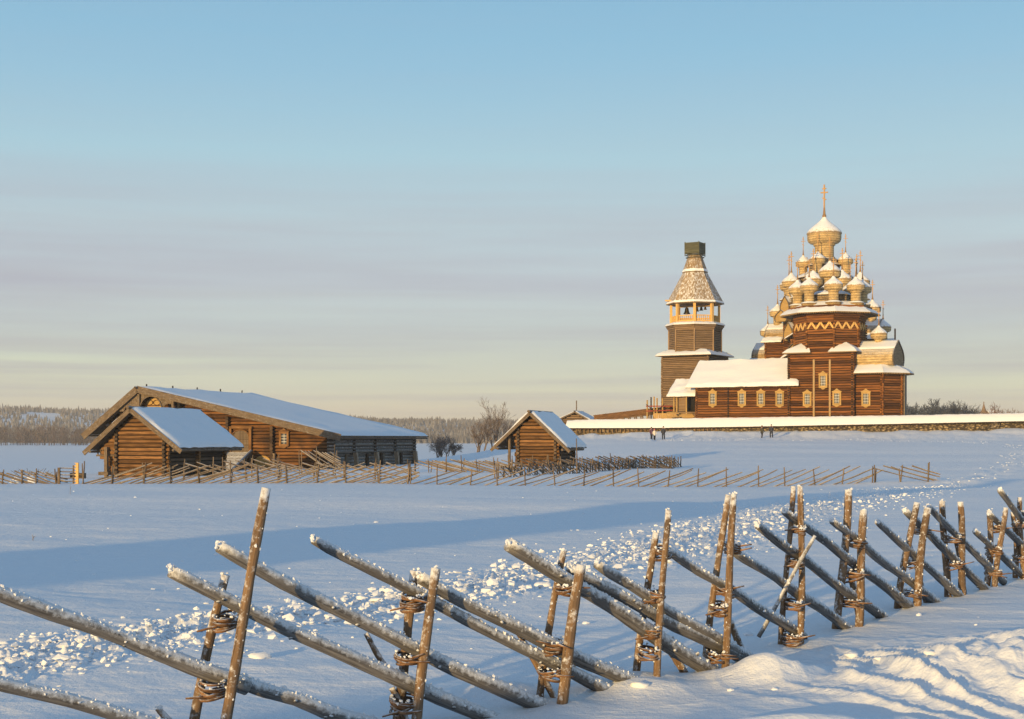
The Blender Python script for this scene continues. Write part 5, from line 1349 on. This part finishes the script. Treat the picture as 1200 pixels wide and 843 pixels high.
# ------------------------------------------------------------------ snow clods
def clods():
    m = MB()
    for _ in range(7000):
        k = rnd() ** 0.8; i = min(len(TRAIL) - 2, int(k * (len(TRAIL) - 1))); fr = k * (len(TRAIL) - 1) - i
        w = TRAILW[i]; x = TRAIL[i][0] + (TRAIL[i + 1][0] - TRAIL[i][0]) * fr + random.gauss(0, .52) * w; y = TRAIL[i][1] + (TRAIL[i + 1][1] - TRAIL[i][1]) * fr + random.gauss(0, .5) * w
        big = rnd() ** 7; s = (.006 + .013 * rnd() + .034 * big) * (1 + y / 140)
        m.blob((x, y, 0), s, (ru(.8, 1.5), ru(.8, 1.3), ru(.45, .9)), .42, 1, 0)
    for _ in range(300):      # strays
        px = ru(-60, 1240); py = 514 + 1.6 * F / ru(9, 45); x, y = G(px, py); s = (.006 + .022 * rnd() ** 4) * (1 + y / 70)
        m.blob((x, y, 0), s, (ru(.8, 1.5), ru(.8, 1.3), ru(.4, .8)), .25, 1, 0)
    for _ in range(420):
        k = rnd(); i = min(len(TRACK2) - 2, int(k * (len(TRACK2) - 1))); fr = k * (len(TRACK2) - 1) - i
        x = TRACK2[i][0] + (TRACK2[i + 1][0] - TRACK2[i][0]) * fr + random.gauss(0, .7); y = TRACK2[i][1] + (TRACK2[i + 1][1] - TRACK2[i][1]) * fr + random.gauss(0, .8)
        m.blob((x, y, 0), ru(.03, .065), (1.4, 1.3, .5), .28, 1, 0)
    V = np.array(m.V); n = len(ICO[0][0]); cx = V[:, 0].reshape(-1, n).mean(1); cy = V[:, 1].reshape(-1, n).mean(1); rr = V[:, 2].reshape(-1, n).max(1)
    V[:, 2] += np.repeat(height(cx, cy) + rr * .25, n); m.V = [tuple(v) for v in V]
    o = m.build('snow_clods', 'snow_clod'); o['kind'] = 'stuff'; o['label'] = 'broken clods of snow strewn along the trodden trail'
    # the largest lumps lie free and are things of their own
    names = [(468, 722, .11, 'large snow lump just left of the second pair of stakes'), (637, 688, .10, 'large snow lump on the trail left of the third stake pair'), (304, 772, .08, 'snow lump lying alone right of the first stake pair'), (998, 775, .075, 'flat snow lump in front of the fence on the smooth drift'),
             (1030, 776, .05, 'small snow lump right of a flat one on the smooth drift'), (1090, 770, .07, 'snow lump at the foot of the carved bank'), (640, 682, .05, 'round small snow lump above a larger one on the trail'), (690, 798, .06, 'snow lump at the foot of the fence beside a fallen pole end'), (750, 806, .05, 'snow lump beside the fourth stake pair')]
    for px, py, s, lab in names:
        x, y = G(px, py, height); m = MB(); s *= .75 if px < 900 else .5; m.blob((0, 0, s * .15), s, (1.4, 1.1, .6), .3, 1, 1); o = m.build('snow_lump', 'snow_clod', smooth=True); o.location = (x, y, gz(x, y)); tag(o, lab, 'snow lump', 'loose lumps of snow')
clods()
for _i, (_px, _py, _h, _l) in enumerate(((82, 580, .42, 'thin dry stalk standing in the snow below the gate'), (38, 634, .1, 'short bent straw lying on the smooth snow at left'))):
    _x, _y = G(_px, _py, height); m = MB(); _z = gz(_x, _y)
    m.tube([(0, 0, -.05), (.01, 0, _h * .5), (.0, 0, _h)], [.008, .007, .004], 5)
    m.tube([(.01, 0, _h * .45), (.05, 0, _h * .75)], .004, 4)
    o = m.build('dry_stalk', 'stalk'); o.location = (_x, _y, _z); tag(o, _l, 'plant')

# ------------------------------------------------------------------ people
def person(px, py, D, Hh, coat, label, legs='cloth_dark', hat='cloth_dark', face=0.0, stride=.14, arm=.25):
    x, y = W(px, D); z = gz(x, y); s = Hh / 1.75
    t = thing('person', label, 'person', (x, y, z), face)
    v = [(0, 0, .95), (0, 0, 1.2), (0, 0, 1.42), (0, 0, 1.53), (0, -.01, 1.66), (-.10, 0, .9), (-.11, -stride, .48), (-.11, -stride * .6, .06), (-.11, -stride * .6 - .16, .03), (.10, 0, .9), (.11, stride * .5, .48), (.11, stride * 1.3, .08), (.11, stride * 1.3 - .16, .04),
         (-.20, 0, 1.40), (-.27, .02, 1.13), (-.26, -arm * .6, .90), (.20, 0, 1.40), (.28, .03, 1.13), (.28, -arm, .95)]
    e = [(0, 1), (1, 2), (2, 3), (3, 4), (0, 5), (5, 6), (6, 7), (7, 8), (0, 9), (9, 10), (10, 11), (11, 12), (2, 13), (13, 14), (14, 15), (2, 16), (16, 17), (17, 18)]
    rad = [.15, .15, .14, .06, .105, .10, .075, .055, .05, .10, .075, .055, .05, .075, .055, .04, .075, .055, .04]
    me = bpy.data.meshes.new('body'); me.from_pydata([Vector(p) * s for p in v], e, []); o = bpy.data.objects.new('body', me); C.objects.link(o); o.parent = t
    sk = o.modifiers.new('skin', 'SKIN'); L = me.skin_vertices[0] if me.skin_vertices else None
    if L is None:
        me.skin_vertices  # layer is created with the modifier on first evaluation
    else:
        for i, rv in enumerate(rad): L.data[i].radius = (rv * s, rv * s); L.data[i].use_root = (i == 0)
    o.modifiers.new('smooth', 'SUBSURF').levels = 1; o.modifiers['smooth'].render_levels = 1
    me.materials.append(MAT['skin'])
    m = MB(); m.lathe([(a * s, b * s) for a, b in ((.21, .72), (.22, .9), (.19, 1.1), (.20, 1.3), (.19, 1.42), (.10, 1.51), (.07, 1.54))], (0, 0, 0), 12)
    for i in (13, 16): m.tube([Vector(v[i]) * s, Vector(v[i + 1]) * s, Vector(v[i + 2]) * s], [.095 * s, .08 * s, .06 * s], 8)
    m.build('coat', coat, t, smooth=True)
    m = MB()
    for i in (5, 9): m.tube([Vector(v[i]) * s, Vector(v[i + 1]) * s, Vector(v[i + 2]) * s], [.125 * s, .10 * s, .08 * s], 8)
    m.build('trousers', legs, t, smooth=True)
    m = MB(); m.lathe([(a * s, b * s) for a, b in ((.118, 1.66), (.125, 1.70), (.10, 1.78), (.03, 1.82))], (0, 0, 0), 10); m.build('hat', hat, t, smooth=True)
    m = MB()
    for i in (7, 11): m.beam(Vector(v[i]) * s + Vector((0, .05, 0)), Vector(v[i + 1]) * s, .11 * s, .12 * s, 1)
    m.build('boots', 'boot', t)
    return t
_g = 'walkers near the churchyard wall'
person(893, 516, 197, 1.75, 'cloth_olive', 'walker in an olive coat, left one of the right pair', face=.6, hat='cloth_olive')
person(904, 516, 196, 1.74, 'cloth_dark', 'walker in a dark blue coat, right one of the right pair', face=-.5)
person(763.5, 517, 196, 1.65, 'cloth_violet', 'walker in a dark violet coat at the left end of the left group', face=.3)
person(767, 517, 195.5, 1.45, 'cloth_white', 'short walker in a white jacket with a pink hat', hat='cloth_pink', face=.2)
person(777.5, 517, 196, 1.75, 'cloth_dark', 'dark clothed walker at the right end of the left group', face=-.3, hat='boot')

# ------------------------------------------------------------------ trees
def bare_tree(px, D, h, label, mat='bark', spread=.5, stems=1, depth=5, name='bare_tree', rbase=None, z=None, group=None, dens=1.0, lean=0, min_r=.012, frostmat=None):
    x, y = W(px, D); z = gz(x, y) if z is None else z
    t = thing(name, label, 'tree' if 'tree' in name else 'shrub', (x, y, z), group=group)
    mt = MB(); mc = MB()
    def grow(p, d, L, r, k):
        q = p + d * L * .5 + Vector((ru(-.05, .05), ru(-.05, .05), 0)) * L; e = q + (d + Vector((ru(-.18, .18), ru(-.18, .18), ru(-.02, .12)))).normalized() * L * .5
        (mt if k == 0 else mc).tube([p, q, e], [r, r * .8, r * .62], 5 if k < 2 else 3, ru(.8, 1.2), cap=False)
        if k >= depth: return
        n = int(2 + rnd() * 1.6 * dens + (k == 0) * 2)
        for _ in range(n):
            a = ru(0, 6.28); tilt = ru(.3, .95) * spread * 1.6; s_ = d.orthogonal().normalized(); s_.rotate(Matrix.Rotation(a, 3, d)); nd = (d + s_ * tilt + Vector((0, 0, .12))).normalized()
            b = p.lerp(e, ru(.45, 1.0)) if k else p.lerp(e, ru(.35, 1))
            grow(b, nd, L * ru(.58, .82), max(min_r, r * ru(.45, .62)), k + 1)
    rb = rbase or h * .018
    for s_ in range(stems):
        d = Vector((ru(-.35, .35) * (stems > 1) + lean, ru(-.3, .3) * (stems > 1), 1)).normalized()
        grow(Vector((ru(-.12, .12) * h * (stems > 1), ru(-.1, .1) * h * (stems > 1), -.2)), d, h * .36 * ru(.85, 1.1), rb, 0)
    tr = mt.build('trunk', mat, t); mc.build('crown', frostmat or mat, t); return t
bare_tree(512, 186, 3.5, 'bushy bare shrub on the lake shore, just right of the farmhouse', spread=.75, stems=5, depth=5, name='bare_shrub', min_r=.013, mat='grey_twig')
bare_tree(522, 186, 3.8, 'bushy bare shrub on the shore, middle of the clump', spread=.75, stems=6, depth=5, name='bare_shrub', min_r=.013, mat='grey_twig')
bare_tree(531, 187, 2.6, 'lower bare shrub on the shore, right end of the clump', spread=.8, stems=5, depth=5, name='bare_shrub', min_r=.013, mat='grey_twig')
bare_tree(562, 205, 6.0, 'leafless young tree on the shore left of the small barn, leftmost of three', spread=.5, stems=4, depth=6, min_r=.013, mat='grey_twig')
bare_tree(576, 206, 7.6, 'tallest leafless tree on the shore left of the small barn', spread=.42, stems=3, depth=6, min_r=.014, mat='grey_twig')
bare_tree(590, 208, 5.2, 'slight leafless tree showing over the small barn roof', spread=.5, stems=3, depth=5, min_r=.013, mat='grey_twig')
bare_tree(711, 240, 2.0, 'tiny leafless treetop peeping over the wall beside the causeway', spread=.6, stems=3, depth=3, min_r=.025, z=CZ + 3)
bare_tree(985, 204, 1.6, 'frosty low shrub against the church wall behind the snowy wall roof', mat='grey_board', spread=.9, stems=6, depth=4, name='bare_shrub', min_r=.02, z=CZ + 2.2)
R_TREES = [(1062, 477.5), (1071, 476), (1080, 477), (1088, 474), (1095, 474), (1101, 472), (1107, 471.5), (1113, 471), (1119, 471.5), (1124, 476), (1133, 476), (1138, 475), (1146, 480), (1163, 477), (1169, 476), (1175, 478), (1184, 481), (1193, 479), (1201, 478), (1212, 477), (1225, 478)]
for i, (px, top) in enumerate(R_TREES):
    D = 560 + ru(-30, 30); z0 = gz(*W(px, D)); hh = CZ + (HY - top) / F * D - z0
    lab = 'bushy frosted tree in the dark bluish row right of the churches' if px < 1128 else 'pale reddish leafless tree in the row far right beyond the wall'
    bare_tree(px, D, hh * (1.2 if px < 1128 else 1.2), lab, mat='twig_blue' if px < 1142 else 'bark_red', spread=.62, stems=3, depth=5, min_r=.07 if px < 1128 else .045, group='trees beyond the churchyard wall', dens=1.35 if px < 1128 else .8)
def far_chapel():
    x, y = W(1153, 650); z = CZ + (HY - 486) / F * 650; t = thing('far_chapel', 'tiny distant wooden chapel with a pointed roof beyond the wall', 'chapel', (x, y, z), .3)
    m = MB(); m.box((0, 0, -2), (3.2, 3.2, 6), tint=1); m.build('tower_wall', 'tower_log', t)
    m = MB(); m.lathe([(1.9, .9), (1.0, 2.0), (.35, 4.2), (.15, 5.0), (.3, 5.3), (.0, 6.1)], (0, 0, 0), 8); m.build('spire', 'tower_log', t)
    m = MB(); m.box((4.2, 0, -2.2), (5, 4, 4.4), tint=1); m.build('hall_wall', 'tower_log', t)
    roof_plane(t, (1.5, -2.4, -.2), (7, -2.4, -.2), (7, 0, 1.8), (1.5, 0, 1.8), snow=.2); roof_plane(t, (7, 2.4, -.2), (1.5, 2.4, -.2), (1.5, 0, 1.8), (7, 0, 1.8), snow=.2)
far_chapel()

def spruce(x, y, h, w, label):
    z = gz(x, y); t = thing('spruce_tree', label, 'tree', (x, y, z), group='spruces at the roadside')
    m = MB(); m.tube([(0, 0, -.4), (.05, 0, h * .5), (0, 0, h * .97)], [h * .022, h * .014, .02], 8, 1); m.build('trunk', 'bark', t)
    m = MB(); n = 26
    for i in range(n):
        k = i / (n - 1); zz = h * (.10 + .88 * k); R_ = w * (1 - k) ** .8 + .12; nb = int(9 + 12 * (1 - k))
        for j in range(nb):
            a = 6.283 * j / nb + ru(-.3, .3); r = R_ * ru(.7, 1.15); d = Vector((math.cos(a), math.sin(a), 0)); s_ = Vector((-d.y, d.x, 0)) * (.22 * r + .12)
            b = Vector((0, 0, zz)); mid = b + d * r * .6 + Vector((0, 0, -.10 * r)); tip = b + d * r + Vector((0, 0, -.42 * r))
            m.add([b, mid - s_, tip, mid + s_, mid - s_ * .7 + Vector((0, 0, -.5)), mid + s_ * .7 + Vector((0, 0, -.5))], [(0, 1, 2, 3), (0, 4, 2), (0, 5, 2)], None, ru(.7, 1.2))
    m.build('crown', 'conifer', t)
spruce(-24.8, -13.2, 10.2, 3.3, 'tall dense spruce whose long shadow falls across the middle field')
spruce(-28.0, -15.0, 8.4, 2.7, 'shorter spruce beside a taller one at the roadside behind the viewpoint')

# ------------------------------------------------------------------ distant woods
def woods():
    m = MB()
    n = 0
    while n < 15000:
        px = random.choice((ru(-150, 160), ru(380, 740), ru(380, 740), ru(-900, 1900))); D = ru(1420, 2150)
        if rnd() < .35: D = ru(1420, 1600)
        x, y = W(px, D); z = None; n += 1
        m._q = getattr(m, '_q', []); m._q.append((x, y))
    Q = np.array(m._q); Z = height(Q[:, 0], Q[:, 1])
    den = fbm(Q[:, 0] / 90, Q[:, 1] / 130, 3, 51)
    for (x, y), z, dd in zip(Q, Z, den):
        if dd > .36 and y > 1600: continue
        h = ru(5, 9) * (1 if rnd() > .08 else 1.3); w = h * ru(.2, .34); t = ru(.7, 1.5); a0 = ru(0, 6)
        for (b, tp, ww) in ((.05, .62, 1.0), (.38, 1.0, .68)):
            vs = [(x + ww * w * math.cos(a0 + k * 1.257) * ru(.75, 1.2), y + ww * w * math.sin(a0 + k * 1.257) * ru(.75, 1.2), z + b * h + ru(-.3, .3)) for k in range(5)] + [(x, y, z + tp * h)]
            m.add(vs, [(k, (k + 1) % 5, 5) for k in range(5)], None, t)
    o = m.build('far_forest', 'conifer'); o['kind'] = 'stuff'; o['label'] = 'distant frosted conifer forest on the low hills across the lake'
    m = MB(); tr = []
    for _ in range(420):
        px = ru(-220, 152) ; D = ru(1000, 1120); tr.append((px, D, ru(9, 14.5) * (1.12 if 55 < px < 72 else 1)))
    for px, D, h in tr:
        x, y = W(px, D); z = CZ - 5.1
        w = h * ru(.22, .34); tt = ru(.7, 1.25)
        m.tube([(x, y, z), (x, y, z + h * .6)], [.25, .12], 3, .7, cap=False)
        for _k in range(70):
            u = rnd(); a = ru(0, 6.28); zz = z + h * (.12 + .88 * u); rr = w * math.sqrt(rnd()) * (math.sin(math.pi * min(1, u * .82 + .18)) ** .6)
            cx, cy = x + rr * math.cos(a), y + rr * math.sin(a); s = ru(.5, 1.2); d = Vector((rr / w * math.cos(a) * .6, rr / w * math.sin(a) * .6, 1)).normalized(); sd_ = Vector((ru(-1, 1), ru(-1, 1), 0)).normalized() * .22 * s
            c = Vector((cx, cy, zz)); m.add([c - sd_, c + sd_, c + d * s * 1.9], [(0, 1, 2)], None, tt)
    o = m.build('shore_wood', 'brush_far'); o['kind'] = 'stuff'; o['label'] = 'hazy leafless wood along the far lake shore at left'
woods()

# ------------------------------------------------------------------ cold haze over the lake
def haze():
    m = MB(); m.box((0, 2000, 25), (9000, 9200, 66)); o = m.build('haze', 'snow_clod'); o.data.materials.clear()
    mt = bpy.data.materials.new('haze'); mt.use_nodes = True; N = mt.node_tree.nodes; N.clear()
    out = N.new('ShaderNodeOutputMaterial'); v = N.new('ShaderNodeVolumePrincipled')
    v.inputs['Color'].default_value = (0.93, 0.94, 0.97, 1); v.inputs['Density'].default_value = 0.00023; v.inputs['Anisotropy'].default_value = 0.0
    mt.node_tree.links.new(v.outputs[0], out.inputs['Volume']); o.data.materials.append(mt)
    o['kind'] = 'stuff'; o['label'] = 'thin cold haze over the lake'
HAZE = True
if HAZE: haze()
